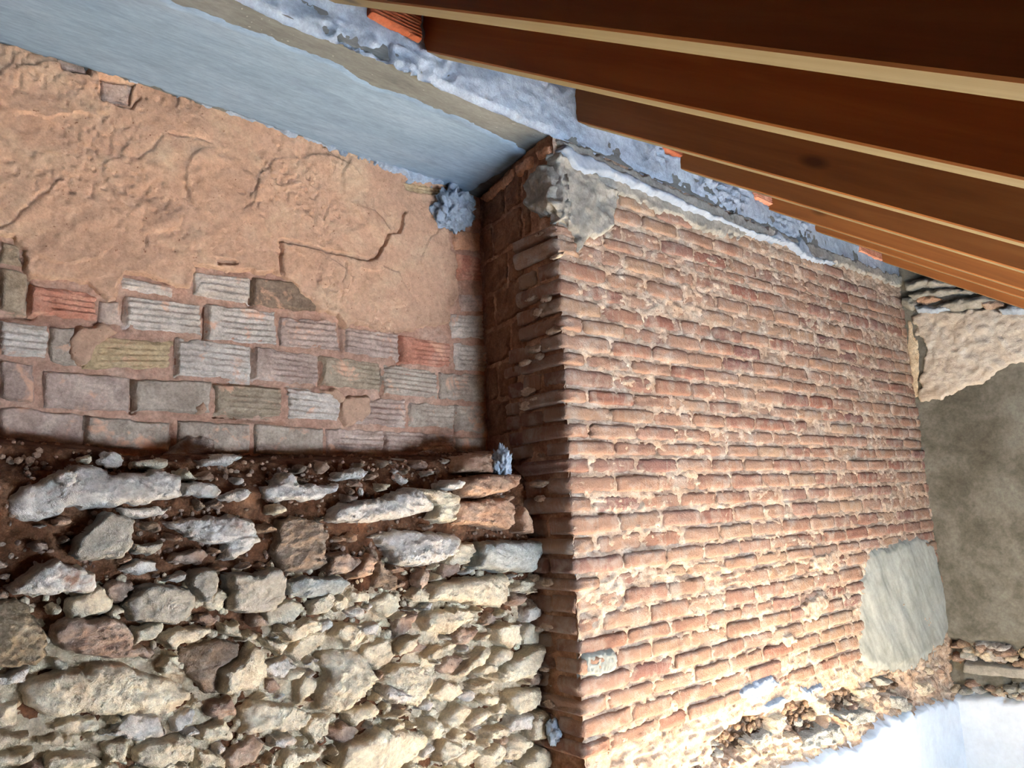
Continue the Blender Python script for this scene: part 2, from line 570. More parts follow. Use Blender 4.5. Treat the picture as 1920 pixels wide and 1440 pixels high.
# block quads: top-left, top-right, bottom-right, bottom-left (photograph pixels), finish, ribs
BL = [
    ((0, 500), (50, 511), (48, 588), (0, 580), 'olive', 0), ((58, 531), (182, 552), (182, 602), (57, 590), 'red', 1),
    ((184, 562), (224, 566), (226, 612), (184, 600), 'lilac', 0), ((238, 555), (375, 572), (377, 627), (237, 615), 'white', 1),
    ((391, 570), (516, 584), (520, 646), (390, 637), 'white', 1), ((523, 593), (630, 602), (638, 658), (523, 648), 'lilac', 1),
    ((648, 613), (748, 627), (750, 677), (647, 660), 'lilac', 1), ((753, 628), (845, 643), (845, 688), (752, 682), 'red', 1),
    ((850, 643), (912, 647), (912, 697), (852, 693), 'white', 1), ((227, 520), (327, 536), (327, 557), (228, 540), 'white', 1),
    ((362, 508), (470, 522), (468, 570), (362, 554), 'white', 1), ((477, 520), (596, 534), (594, 586), (475, 572), 'dark', 0),
    ((845, 588), (908, 592), (908, 634), (847, 634), 'white', 1), ((862, 551), (906, 553), (906, 584), (865, 583), 'lilac', 1),
    ((857, 475), (903, 482), (903, 527), (857, 525), 'red', 1), ((0, 598), (90, 612), (88, 672), (0, 665), 'white', 1),
    ((92, 612), (142, 616), (147, 690), (92, 678), 'grey', 0), ((150, 630), (322, 640), (320, 690), (152, 692), 'yellow', 1),
    ((335, 632), (470, 650), (470, 716), (333, 703), 'white', 1), ((478, 648), (597, 667), (597, 722), (477, 713), 'lilac', 1),
    ((605, 665), (713, 682), (713, 732), (603, 723), 'olive', 1), ((720, 683), (818, 697), (822, 748), (722, 737), 'grey', 1),
    ((823, 698), (910, 703), (910, 754), (825, 748), 'grey', 1), ((0, 672), (65, 684), (63, 758), (0, 748), 'lilac', 0),
    ((82, 695), (243, 707), (242, 770), (80, 765), 'lilac', 0), ((252, 710), (397, 715), (395, 775), (253, 772), 'grey', 0),
    ((403, 720), (530, 730), (527, 782), (403, 775), 'olive', 1), ((540, 727), (645, 742), (633, 790), (540, 783), 'white', 1),
    ((653, 745), (760, 750), (763, 802), (653, 793), 'lilac', 1), ((767, 753), (852, 760), (852, 803), (767, 800), 'grey', 1),
    ((858, 760), (910, 763), (910, 812), (860, 808), 'grey', 1), ((0, 760), (153, 777), (153, 838), (0, 832), 'lilac', 0),
    ((162, 778), (315, 793), (320, 848), (160, 838), 'grey', 0), ((332, 787), (470, 797), (470, 852), (335, 848), 'grey', 0),
    ((477, 793), (607, 803), (607, 856), (475, 852), 'grey', 0), ((611, 802), (720, 808), (720, 860), (611, 856), 'lilac', 1),
    ((724, 808), (850, 815), (850, 866), (724, 862), 'lilac', 1), ((856, 818), (912, 820), (912, 868), (856, 866), 'grey', 0),
    ((96, 100), (158, 122), (164, 146), (118, 132), 'lilac', 0), ((188, 152), (247, 162), (243, 200), (190, 190), 'lilac', 0),
    ((750, 340), (836, 352), (836, 372), (760, 360), 'yellow', 1), ((849, 432), (900, 436), (902, 470), (852, 468), 'tan', 0),
    ((0, 450), (34, 462), (46, 500), (0, 492), 'olive', 0), ((852, 486), (855, 488), (855, 520), (852, 520), 'tan', 0),
]
for i, (a, b, c, d, fin, ribs) in enumerate(BL[:-1]):
    q = pk([d, c, b, a])
    t0, t1, b0, b1 = np.array(q[3]), np.array(q[2]), np.array(q[0]), np.array(q[1])

    def HB(U, V, D, t0=t0, t1=t1, b0=b0, b1=b1, ribs=ribs, i=i):
        s = np.clip((U - (t0[0] + b0[0]) / 2) / max((t1[0] + b1[0]) / 2 - (t0[0] + b0[0]) / 2, .01), 0, 1)
        top = t0[1] + (t1[1] - t0[1]) * s
        bot = b0[1] + (b1[1] - b0[1]) * s
        t = (V - bot) / np.maximum(top - bot, 0.01)
        h = 0.007 + 0.004 * fbm(U * 22, V * 22, 0., 3, 40 + i) + 0.0025 * fbm(U * 120, V * 120, 0., 2, 60 + i)
        if ribs:
            k = max(3, round((t0[1] - b0[1]) / 0.0195))
            r = 0.5 + 0.5 * np.cos((t * k + 0.08 * fbm(U * 25, V * 25, 0., 2, i)) * 2 * math.pi)
            r = np.clip(r * 1.7 - 0.35, 0, 1)
            keep = sstep(0.12, 0.3, s + 0.15 * fbm(U * 18, V * 18, 0., 2, 90 + i)) if i % 3 else 1.0
            wear = sstep(-0.45, 0.1, fbm(U * 16, V * 30, 0., 3, 20 + i))
            h = h - 0.0085 * (1 - r) * keep * (0.35 + 0.65 * wear)
        return h
    put('clay_block', field_mesh('clay_block', P_BLOCK, q, (0.006, 0.0034), HB, 0.02, 0.007, 0.006, 30, i), MT['b_' + fin], wall_left)

# salmon plaster with its broken lower edge
PL = [(-260, -30), (0, 76), (300, 160), (600, 262), (840, 350), (872, 366), (862, 400), (832, 425), (842, 440), (846, 470), (856, 478), (855, 520),
      (863, 540), (856, 560), (845, 586), (843, 606), (810, 613), (757, 624), (745, 626), (700, 618), (660, 608), (645, 618), (630, 596), (594, 584),
      (570, 562), (545, 532), (505, 514), (475, 514), (440, 512), (366, 502), (360, 540), (330, 540), (300, 528), (236, 516), (226, 540), (226, 560), (205, 566),
      (180, 552), (165, 536), (120, 524), (75, 526), (58, 530), (46, 508), (38, 476), (20, 452), (0, 446), (-260, 400)]
CR = [pk(l) for l in ([(527, 530), (522, 455), (560, 460), (600, 470), (690, 490), (700, 484), (716, 462), (722, 440), (745, 436), (756, 400)],
                      [(812, 410), (826, 404)], [(645, 495), (640, 520), (635, 560)], [(715, 500), (745, 510), (770, 560)],
                      [(300, 255), (285, 282), (262, 296)], [(318, 254), (352, 258), (392, 270)], [(480, 340), (470, 380), (455, 392)],
                      [(345, 348), (352, 380), (366, 392)], [(0, 430), (60, 380), (110, 335)], [(188, 160), (190, 192), (246, 204), (258, 186)])]
SHELL = [pk(l) for l in ([(0, 442), (60, 395), (130, 330), (175, 300)], [(30, 520), (150, 420), (260, 395)], [(240, 520), (370, 455), (470, 400)],
                         [(530, 520), (640, 440), (700, 420)], [(250, 330), (320, 290), (400, 300)], [(600, 590), (600, 500), (640, 470)], [(480, 350), (560, 350), (600, 420)])]


HOLES = [pk(l) for l in ([(92, 98), (120, 100), (158, 120), (166, 148), (118, 134)], [(186, 150), (247, 160), (244, 202), (190, 192)], [(752, 342), (838, 354), (838, 370), (762, 360)], [(402, 486), (440, 488), (444, 498), (410, 500)], [(846, 430), (905, 432), (905, 600), (858, 590), (858, 480)])]


def HP(U, V, D):
    t = 0.016 + 0.005 * fbm(U * 7, V * 7, 0., 3, 101) + 0.0036 * fbm(U * 40, V * 40, 0., 3, 102)
    # overlapping trowel strokes: each leaves a low step
    for k in range(26):
        r = np.random.default_rng(k + 400)
        cx, cz, R = r.uniform(0.0, 1.9), r.uniform(0.7, 1.45), r.uniform(0.08, 0.26)
        a = r.uniform(0, 6.28)
        dd = np.hypot(U - cx, (V - cz) * 1.3) - R + 0.02 * fbm(U * 14, V * 14, 0., 2, 200 + k)
        sel = sstep(0.1, 0.9, np.cos(np.arctan2(V - cz, U - cx) - a))
        t = t + 0.006 * sel * (1 - sstep(-0.004, 0.004, dd)) * sstep(-0.12, 0, dd)
    for k, c in enumerate(SHELL):
        l = line_dist(c, U + 0.012 * fbm(U * 18, V * 18, 0., 3, 300 + k), V + 0.012 * fbm(U * 18, V * 18, 0., 3, 330 + k))
        t = t + 0.003 * np.exp(-(l / 0.014) ** 2)
    rough = sstep(0.0, 0.35, fbm(U * 5, V * 5, 0., 3, 150))
    t = t - 0.0048 * (0.2 + 0.8 * rough) * sstep(0.3, 0.6, vn(U * 85, V * 60, 0., 160))
    for k, c in enumerate(HOLES):
        t = t - 0.026 * sstep(-0.004, 0.006, sdf(c, U + 0.01 * fbm(U * 30, V * 30, 0., 2, 600 + k), V + 0.01 * fbm(U * 30, V * 30, 0., 2, 610 + k)))
    for k, c in enumerate(CR):
        l = line_dist(c, U + 0.006 * fbm(U * 40, V * 40, 0., 2, 350 + k), V + 0.006 * fbm(U * 40, V * 40, 0., 2, 380 + k))
        w = 0.0048 if k == 0 else 0.004
        t = t - (0.022 if k in (0, 9) else 0.007) * np.exp(-(l / w) ** 2)
    return t


put('plaster_coat', field_mesh('plaster_coat', P_BLOCK, pk(PL), 0.004, HP, 0.02, 0.012, 0.012, 35, 11), MT['salmon'], wall_left)
for i, L in enumerate(([(118, 662), (124, 634), (150, 606), (196, 604), (222, 622), (186, 650), (170, 688), (132, 684)],
                       [(640, 740), (690, 742), (700, 775), (680, 795), (640, 800), (630, 780)],
                       [(360, 765), (385, 745), (392, 770), (370, 785)], [(180, 556), (226, 545), (226, 566), (200, 574)],
                       [(590, 730), (640, 728), (655, 745), (640, 760), (605, 742)])):
    put('plaster_patch', field_mesh('plaster_patch', P_BLOCK, pk(L), 0.005, lambda U, V, D, i=i: 0.015 + 0.006 * fbm(U * 20, V * 20, 0., 3, 500 + i), 0.02, 0.016, 0.014, 30, 30 + i), MT['salmon'], wall_left)

SQ = pk([(-60, 60), (0, 70), (300, 158), (600, 256), (838, 343), (848, 356), (800, 350), (770, 345), (735, 328), (700, 312), (640, 294), (560, 264), (430, 220), (320, 180), (270, 166), (246, 172), (236, 150), (200, 140), (165, 130), (150, 108), (100, 100), (40, 92), (0, 86), (-60, 74)])
put('cement_squeeze', field_mesh('cement_squeeze', P_BLOCK, SQ, 0.0045, lambda U, V, D: 0.03 + 0.012 * fbm(U * 30, V * 30, 0., 4, 650, 0.6), 0.01, 0.012, 0.024, 34, 66), MT['cement'], wall_left)

# ------------------------------------------------------------------ structure: brick wall (centre)
XE = 5.16


def course_slope(z):
    return float(np.clip(0.010 + 0.043 * z / YF, 0.001, 0.034))


PATCH_CHASE = pb([(1250, 1500), (1300, 1425), (1345, 1395), (1400, 1345), (1452, 1326), (1490, 1312), (1560, 1290), (1612, 1272), (1680, 1246), (1800, 1215), (1900, 1400), (1700, 1700), (1200, 1800)])


CAVES = [pb(l) for l in ([(1342, 1392), (1400, 1346), (1450, 1338), (1458, 1378), (1402, 1412), (1346, 1428)], [(1478, 1322), (1510, 1308), (1562, 1338), (1546, 1372), (1490, 1392), (1474, 1360)], [(1558, 1302), (1600, 1288), (1642, 1318), (1602, 1346), (1560, 1336)], [(1640, 1272), (1690, 1262), (1700, 1290), (1660, 1310)])]


def h_brick_mortar(U, V):
    h = -0.0085 + 0.008 * fbm(U * 26, V * 44, 0., 4, 701, 0.65) + 0.008 * np.clip(ridge(U * 16, V * 40, 3, 705), 0, 1) - 0.010 * np.exp(-(vn(U * 9, V * 42, 0., 708) / 0.07) ** 2)
    low = V < -0.55
    hl = _chase(U[low], V[low], h[low])
    h[low] = hl
    return h


def _chase(U, V, h):
    d = sdf(PATCH_CHASE, U + 0.03 * fbm(U * 20, V * 20, 0., 3, 711), V + 0.03 * fbm(U * 20, V * 20, 0., 3, 712))
    rough = 0.028 * fbm(U * 16, V * 22, 0., 5, 715, 0.62) + 0.018 * ridge(U * 20, V * 30, 3, 717)
    h = h + sstep(-0.03, 0.06, d) * (rough - 0.022)
    for k, c in enumerate(CAVES):
        dc = sdf(c, U + 0.02 * fbm(U * 24, V * 24, 0., 3, 721 + k), V + 0.02 * fbm(U * 24, V * 24, 0., 3, 731 + k))
        h = h - 0.085 * sstep(-0.015, 0.03, dc) + 0.03 * sstep(0, 0.03, dc) * fbm(U * 40, V * 40, 0., 3, 741 + k)
    return h


wall_center = put('wall_center', grid_mesh('wall_center', P_BRICK, XC + 0.006, XE, -1.75, 1.42, 0.0078, h_brick_mortar), MT['mortar'], kind='structure')


def brick_mesh(name, L, H, D, seed):
    nx, nz = max(6, int(L / 0.018)), 6
    s = np.linspace(-1, 1, nx + 1)
    t = np.linspace(-1, 1, nz + 1)
    S, T = np.meshgrid(s, t)

    def shape(S, T):
        x = S * L / 2 - np.sign(S) * 0.005 * np.abs(S) ** 8 * np.abs(T) ** 5
        z = T * H / 2 - np.sign(T) * 0.003 * np.abs(T) ** 5 * np.abs(S) ** 14
        x = x + 0.006 * fbm(T * 1.7 + 5, S * 3, 0., 2, seed)
        z = z + (0.0062 * fbm(S * 2.6, np.sign(T) * 3 + 0.5, 0., 3, seed + 3)) * np.abs(T)
        return x, z
    X, Z = shape(S, T)
    m = np.maximum(np.abs(S), np.abs(T) ** 1.0)
    y = 0.006 * m ** 9 + 0.0035 * fbm(S * 3, T * 1.5, 0., 3, seed + 7) + 0.0015 * fbm(S * 9, T * 4, 0., 2, seed + 8)
    V = np.stack([X, y, Z], -1).reshape(-1, 3)
    idx = np.arange(V.shape[0]).reshape(nz + 1, nx + 1)
    Q = [(idx[j, i], idx[j, i + 1], idx[j + 1, i + 1], idx[j + 1, i]) for j in range(nz) for i in range(nx)]
    ring = list(idx[0, :]) + list(idx[1:, -1]) + list(idx[-1, -2::-1]) + list(idx[-2:0:-1, 0])
    n = len(ring)
    vs = [V]
    prev = ring
    tot = len(V)
    for dep, nz_ in ((0.03, 0.002), (D, 0.002)):
        r = V[ring].copy()
        r[:, 1] = dep
        r[:, 0] += nz_ * RNG.normal(0, 0.6, n)
        r[:, 2] += nz_ * RNG.normal(0, 0.6, n)
        vs.append(r)
        cur = list(range(tot, tot + n))
        Q += [(prev[k], cur[k], cur[(k + 1) % n], prev[(k + 1) % n]) for k in range(n)]
        prev = cur
        tot += n
    V = np.concatenate(vs)
    return V, np.array([q if len(q) == 4 else q for q in Q])


BH = 0.053
LONG = [brick_mesh('b', 0.245, BH, 0.115, 900 + k * 11) for k in range(16)]
SHRT = [brick_mesh('b', 0.125, BH, 0.115, 1300 + k * 11) for k in range(10)]
LONG_M = [mesh('brick', *g) for g in LONG]
SHRT_M = [mesh('brick', *g) for g in SHRT]
for me in LONG_M + SHRT_M:
    me.materials.append(MT['brick'])

Z1, Z2, Z3, Z4 = (1040, 360), (1040, 600), (1040, 840), (1060, 1080)
ZS = 5.333
# course: zoom origin, x and y (zoom) of a point on its bed, joints (zoom x)
CO = [
    (Z1, 640, 140, [640, 1010, 1380, 1690]), (Z1, 650, 300, [590, 880, 1235, 1600]), (Z1, 720, 505, [575, 690, 1075, 1400, 1750]),
    (Z1, 200, 480, [20, 215, 490, 900, 1250, 1600]), (Z1, 200, 662, [5, 255, 705, 1105, 1410, 1760]), (Z1, 50, 838, [30, 525, 930, 1300, 1635]),
    (Z1, 50, 1020, [30, 275, 730, 1120, 1468, 1800]), (Z1, 60, 1205, [60, 475, 905, 1275, 1580]), (Z2, 30, 98, [20, 285, 710, 1122, 1470, 1790]),
    (Z2, 100, 292, [95, 570, 978, 1347, 1690]), (Z2, 110, 458, [100, 320, 772, 1175, 1515, 1855]), (Z2, 130, 662, [120, 595, 1010, 1382, 1715]),
    (Z2, 120, 830, [110, 338, 803, 1192, 1557, 1890]), (Z2, 90, 1008, [85, 575, 1000, 1385, 1715]), (Z2, 165, 1185, [150, 352, 820, 1222, 1575]),
    (Z2, 140, 1358, [130, 615, 1035, 1450, 1740]), (Z3, 100, 262, [95, 370, 825, 1240, 1585, 1900]), (Z3, 140, 470, [135, 622, 1060, 1442, 1780]),
    (Z3, 140, 662, [130, 400, 875, 1270, 1630]), (Z3, 180, 882, [165, 655, 1080, 1470, 1808]), (Z3, 190, 1090, [185, 432, 885, 1295, 1660]),
    (Z3, 215, 1287, [210, 690, 1122, 1505, 1867]), (Z4, 120, 182, [115, 360, 845, 1233, 1597]), (Z4, 115, 398, [110, 605, 1043, 1415, 1745]),
    (Z4, 150, 622, [145, 392, 865, 1255, 1607, 1915]), (Z4, 160, 808, [155, 635, 1062, 1425, 1780]), (Z4, 165, 1015, [160, 505, 875, 1265, 1632]),
    (Z4, 150, 1235, [145, 650, 1095, 1475, 1805]), (Z4, 190, 1432, [190, 440, 897, 1300, 1655]), (Z4, 205, 1650, [200, 680, 1090, 1500]), (Z4, 225, 1850, [225, 460, 930, 1230]),
]
CEMENT_CORNER = pb([(1036, 285), (1065, 290), (1110, 325), (1158, 366), (1152, 385), (1146, 408), (1147, 430), (1126, 446), (1102, 455), (1086, 474), (1079, 462), (1076, 440), (1058, 425), (1044, 412), (1036, 380)])
BAND = pb([(1045, 256), (1100, 280), (1250, 346), (1400, 411), (1500, 452), (1560, 472), (1640, 502), (1700, 522), (1700, 541), (1665, 532), (1640, 523), (1600, 508), (1560, 494), (1540, 491), (1512, 482),
           (1492, 462), (1462, 452), (1440, 447), (1400, 440), (1386, 447), (1340, 440), (1318, 436), (1300, 426), (1276, 411), (1238, 402), (1200, 386), (1160, 368), (1110, 340), (1070, 320), (1040, 300)])
RENDER_PATCH = pb([(1630, 1028), (1622, 1062), (1611, 1085), (1610, 1120), (1614, 1180), (1612, 1230), (1622, 1256), (1660, 1262), (1720, 1250), (1768, 1215), (1785, 1180), (1770, 1100), (1752, 1012), (1720, 1002), (1690, 1010), (1660, 1020)])

beds = []
for (o, x, y, J) in CO:
    px, py = o[0] + x / ZS, o[1] + y / ZS
    p = on_y(px, py, YF)
    sl = course_slope(p[2])
    js = []
    for j in J:
        # the bed line in the picture falls or climbs with the wall: refine the pixel row
        qx = o[0] + j / ZS
        qy = py
        for _ in range(6):
            g = on_y(qx, qy, YF)
            want = p[2] + sl * (g[0] - p[0]) + 0.028
            qy += (g[2] - want) * 1361 / 2.3
        js.append(on_y(qx, qy, YF)[0])
    z0 = p[2] + sl * (XC - p[0])
    beds.append((z0, sl, js))
beds.sort(key=lambda b: -b[0])
bricks = []          # (x0, x1, zc, height, slope, corner)
for k, (z0, sl, js) in enumerate(beds):
    up = beds[k - 1][0] - z0 if k else 0.065
    up = min(max(up, 0.055), 0.074)
    if js[0] < XC + 0.05:
        js[0] = XC - 0.004
    x = js[-1]
    while x < XE - 0.05:
        x += 0.258 + random.gauss(0, 0.008)
        if x > XE - 0.07:
            x = XE
        js.append(x)
    for a, b in zip(js[:-1], js[1:]):
        if b - a < 0.06:
            continue
        parts = [(a, b)]
        if b - a > 0.33:
            m = (a + b) / 2
            parts = [(a, m), (m, b)]
        for a2, b2 in parts:
            xm = (a2 + b2) / 2
            first = abs(a2 - (XC - 0.004)) < 1e-6
            bricks.append([a2 + (0 if first else 0.006), b2 - 0.006, z0 + sl * (xm - XC) + up / 2 - 0.001, up - 0.0115, sl, first, k])
# a few courses above the traced ones, up to the cement band on the right
zt, slt, _ = beds[0]
for r in range(1, 3):
    x = XC + 0.35 + 0.13 * r
    while x < XE:
        w = 0.258 + random.gauss(0, 0.008)
        bricks.append([x + 0.006, min(x + w - 0.006, XE), zt + slt * (x + w / 2 - XC) + 0.0665 * r + 0.03, 0.053, slt, False, -r])
        x += w


def to_px(p):
    q = M @ np.asarray(p, float)
    return q[0] / q[2] * F + 960, q[1] / q[2] * F + 720


keep = []
for b in bricks:
    xm, zm = (b[0] + b[1]) / 2, b[2]
    if val(BAND, xm, zm) > 0.012 or val(CEMENT_CORNER, xm, zm) > 0.03 or val(RENDER_PATCH, xm, zm) > 0.05:
        continue
    if zm > np.interp(xm, [1.84, 2.1, 2.6, 3.4, 4.4, 5.2], [1.30, 1.30, 1.29, 1.30, 1.30, 1.29]) + 0.02:
        continue
    if val(PATCH_CHASE, xm, zm) > -0.02 or val(PATCH_CHASE, b[1], zm) > 0.0:
        continue
    u, v = to_px((xm, YF, zm))
    if not (980 < u < 1900 and 300 < v < 1490):
        continue
    d2 = xm * xm + YF * YF + zm * zm
    b.append((b[1] - b[0]) / d2 * YF / math.sqrt(d2))
    keep.append(b)
keep.sort(key=lambda b: -b[-1])
grey_brick = [b for b in keep if b[5] and abs(b[2] - on_y(1115, 1255, YF)[2]) < 0.03]
NSIDE = 46
farV, farQ, farT, nf = [], [], [], 0
for i, b in enumerate(keep):
    x0, x1, zc, hh, sl, first, k = b[:7]
    if first:
        x0 += random.gauss(0, 0.004)
    L = x1 - x0
    src, geo, bl = (LONG_M, LONG, 0.245) if L > 0.175 else (SHRT_M, SHRT, 0.125)
    v = random.randrange(len(src))
    out = random.gauss(0, 0.0035) + (0.003 if first else 0)
    flip = random.random() < 0.5
    dscale = 1.0 if not first else (2.1 if L < 0.175 else 1.0)
    R = Matrix.Rotation(-math.atan(sl) + random.gauss(0, 0.006), 4, 'Y')
    if flip:
        R = R @ Matrix.Rotation(math.pi, 4, 'Y')
    mat4 = Matrix.Translation((x0 + L / 2, YF - out, zc)) @ R @ Matrix.Diagonal((L / bl, dscale, hh / BH, 1))
    if i < 300 - NSIDE:
        o = put('brick', src[v], None, wall_center)
        o.matrix_world = mat4
        if b in grey_brick:
            o.name = 'brick'
    else:
        V, Q = geo[v]
        m = np.array(mat4)
        farV.append(V @ m[:3, :3].T + m[:3, 3])
        farQ.append(Q + nf)
        farT.append(np.full(len(V), random.random()))
        nf += len(V)
if farV:
    me = mesh('brick_field', np.concatenate(farV), np.concatenate(farQ))
    at = me.attributes.new('tone', 'FLOAT', 'POINT')
    at.data.foreach_set('value', np.concatenate(farT).astype(np.float32))
    put('brick_field', me, MT['brick_far'], wall_center, kind='stuff')

# side of the pier: recessed brown backing, corner courses, larger blocks further in
def h_side(U, V):
    return -0.010 - 0.06 * sstep(0.1, 0.53, U - YF) + 0.010 * fbm(U * 25, V * 32, 0., 4, 811, 0.6)


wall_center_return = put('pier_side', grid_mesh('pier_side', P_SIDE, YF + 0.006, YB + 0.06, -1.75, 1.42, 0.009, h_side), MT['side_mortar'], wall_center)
lim_px = [(988, 440), (988, 560), (975, 633), (954, 705), (941, 760), (930, 813), (930, 1000), (930, 1440)]
lim = [on_x(x, y, XC) for x, y in lim_px]
lz = np.array([p[2] for p in lim])[::-1]
ly = np.array([p[1] for p in lim])[::-1]
nside = 0
for k, (z0, sl, js) in enumerate(beds):
    if js[0] > XC + 0.05 or nside >= NSIDE:
        continue
    up = min(max((beds[k - 1][0] - z0) if k else 0.065, 0.055), 0.074)
    zc = z0 + up / 2
    ymax = float(np.interp(zc, lz, ly)) + random.uniform(-0.03, 0.03)
    firstlen = js[1] - js[0]
    y = YF + (0.24 if firstlen < 0.175 else 0.122)
    while y < min(ymax, YB - 0.08) - 0.05 and nside < NSIDE:
        L = random.choice([0.11, 0.13, 0.2])
        L = min(L, YB - 0.05 - y)
        src, bl = (LONG_M, 0.245) if L > 0.17 else (SHRT_M, 0.125)
        o = put('brick', random.choice(src), None, wall_center)
        o.matrix_world = Matrix.Translation((XC - 0.002 + 0.06 * float(sstep(0.1, 0.53, y + L / 2 - YF)) + random.gauss(0, 0.004), y + L / 2 + 0.004, zc + random.gauss(0, 0.004))) @ Matrix.Rotation(-math.pi / 2, 4, 'Z') @ Matrix.Rotation(random.gauss(0, 0.03), 4, 'Y') @ Matrix.Diagonal(((L - 0.01) / bl, 0.6, (up - 0.015) / BH, 1))
        nside += 1
        y += L + 0.006
# larger blocks behind the toothed brick edge
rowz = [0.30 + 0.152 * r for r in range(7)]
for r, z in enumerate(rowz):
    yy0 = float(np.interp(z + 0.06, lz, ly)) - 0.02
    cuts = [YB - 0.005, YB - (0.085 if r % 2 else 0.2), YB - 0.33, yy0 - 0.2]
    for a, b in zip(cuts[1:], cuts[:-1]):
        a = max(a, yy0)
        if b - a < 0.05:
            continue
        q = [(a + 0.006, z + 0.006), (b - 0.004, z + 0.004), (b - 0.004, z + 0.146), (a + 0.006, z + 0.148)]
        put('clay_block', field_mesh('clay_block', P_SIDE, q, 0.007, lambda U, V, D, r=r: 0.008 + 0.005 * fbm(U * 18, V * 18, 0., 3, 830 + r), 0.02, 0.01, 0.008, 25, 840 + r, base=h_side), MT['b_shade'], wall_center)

for i, L in enumerate(([(874, 364), (956, 312), (964, 330), (890, 374)], [(960, 310), (994, 290), (998, 314), (966, 332)], [(1000, 284), (1032, 268), (1034, 292), (1006, 300)])):
    put('clay_block', field_mesh('clay_block', P_SIDE, ps([L[3], L[2], L[1], L[0]]), 0.006, lambda U, V, D, i=i: 0.016 + 0.006 * fbm(U * 18, V * 18, 0., 3, 860 + i), 0.02, 0.01, 0.01, 25, 870 + i, base=h_side), MT['b_tan'], wall_center)

# cement coats on the brick wall
def h_lump(seed, t=0.016, a=0.008, s=16):
    return lambda U, V, D: t + a * fbm(U * s, V * s, 0., 4, seed) + 0.004 * ridge(U * s * 2.2, V * s * 2.2, 3, seed + 3)


put('cement_band', field_mesh('cement_band', P_BRICK, BAND, 0.006, h_lump(1501, 0.014, 0.006, 12), 0.03, 0.014, 0.022, 30, 12), MT['cement_grey'], wall_center)
put('cement_patch', field_mesh('cement_patch', P_BRICK, CEMENT_CORNER, 0.005, h_lump(1511, 0.024, 0.016, 11), 0.03, 0.02, 0.02, 25, 13), MT['cement_grey'], wall_center)
SIDE_CEM = ps([(1042, 300), (1000, 318), (985, 350), (988, 392), (1010, 412), (1040, 400), (1050, 420), (1052, 380)])
put('cement_patch', field_mesh('cement_patch', P_SIDE, SIDE_CEM, 0.006, h_lump(1521, 0.03, 0.022, 14), 0.04, 0.025, 0.02, 25, 14), MT['cement_grey'], wall_center)
FIL = pb([(1040, 282), (1052, 272), (1090, 292), (1150, 318), (1220, 352), (1290, 384), (1360, 416), (1420, 438), (1470, 452), (1468, 458), (1420, 448), (1350, 424), (1280, 398), (1210, 370), (1140, 342), (1110, 332), (1095, 338), (1075, 330), (1050, 300)])
put('cement_fillet', field_mesh('cement_fillet', P_BRICK, FIL, 0.005, lambda U, V, D: 0.018 + 1.0 * np.clip(D, 0, 0.022) + 0.006 * fbm(U * 20, V * 20, 0., 4, 1531), 0.02, 0.012, 0.012, 25, 15), MT['white_cement'], wall_center)
LIP = pb([(1440, 446), (1452, 430), (1462, 446), (1490, 460), (1492, 444), (1502, 452), (1516, 480), (1540, 488), (1562, 492), (1560, 497), (1530, 494), (1508, 486), (1488, 468), (1470, 460)])
put('cement_lip', field_mesh('cement_lip', P_BRICK, LIP, 0.004, lambda U, V, D: 0.026 + 0.006 * fbm(U * 30, V * 30, 0., 3, 1541), 0.02, 0.008, 0.012, 40, 16), MT['white_cement'], wall_center)


def HR(U, V, D):
    st = fbm((U * 0.8 + V * 0.5) * 13, (V * 0.8 - U * 0.5) * 4, 0., 3, 1551)
    return 0.004 + 0.007 * st + 0.004 * fbm(U * 8, V * 8, 0., 2, 1552)


put('render_patch', field_mesh('render_patch', P_BRICK, RENDER_PATCH, 0.006, HR, 0.012, 0.05, 0.02, 20, 17), MT['render_patch'], wall_center)
GB = pb([(1090, 1222), (1150, 1212), (1160, 1230), (1156, 1262), (1125, 1272), (1092, 1272)])
put('cement_patch', field_mesh('cement_patch', P_BRICK, GB, 0.004, h_lump(1561, 0.010, 0.004, 30), 0.02, 0.02, 0.01, 40, 18), MT['render_patch'], wall_center)
for i, L in enumerate(([(1520, 1040), (1560, 1030), (1575, 1050), (1550, 1075), (1515, 1070)], [(1500, 1130), (1540, 1105), (1560, 1130), (1530, 1165), (1505, 1170)],
                       [(1455, 1190), (1480, 1180), (1500, 1200), (1475, 1215)], [(1385, 1290), (1440, 1262), (1470, 1280), (1420, 1320), (1390, 1320)],
                       [(1430, 1320), (1470, 1300), (1480, 1318), (1440, 1335)], [(1500, 1290), (1540, 1280), (1545, 1296), (1505, 1305)])):
    put('mortar_smear', field_mesh('mortar_smear', P_BRICK, pb(L), 0.006, h_lump(1571 + i, 0.008, 0.006, 22), 0.02, 0.02, 0.02, 30, 19 + i), MT['mortar'] if i < 3 else MT['cement'], wall_center)

# ------------------------------------------------------------------ rubble stone wall (lower left)
def stone_base(U, V):
    """depth of the earth face: upright below, then a slope running back to the block wall"""
    V = V - (0.03 * np.exp(-((U - 0.25) / 0.16) ** 2) + 0.035 * np.exp(-((U - 1.72) / 0.2) ** 2) - 0.012 + 0.012 * vn(U * 7, V * 0, 0., 77))
    return 2.05 + 0.09 * sstep(0.07, 0.19, V) + 0.23 * sstep(0.185, 0.24, V)


def on_stone(px, py):
    Y = 2.0
    for _ in range(8):
        p = on_y(px, py, Y)
        Y = float(stone_base(np.array(p[0]), np.array(p[2]))) - 0.045
    return p


def h_earth(U, V):
    return -(stone_base(U, V) - 0.022 * fbm(U * 14, V * 18, 0., 5, 1601) - 0.016 * ridge(U * 26, V * 34, 3, 1605))


def pst(L):
    return [(p[0], p[2]) for p in (on_stone(x, y) for x, y in L)]


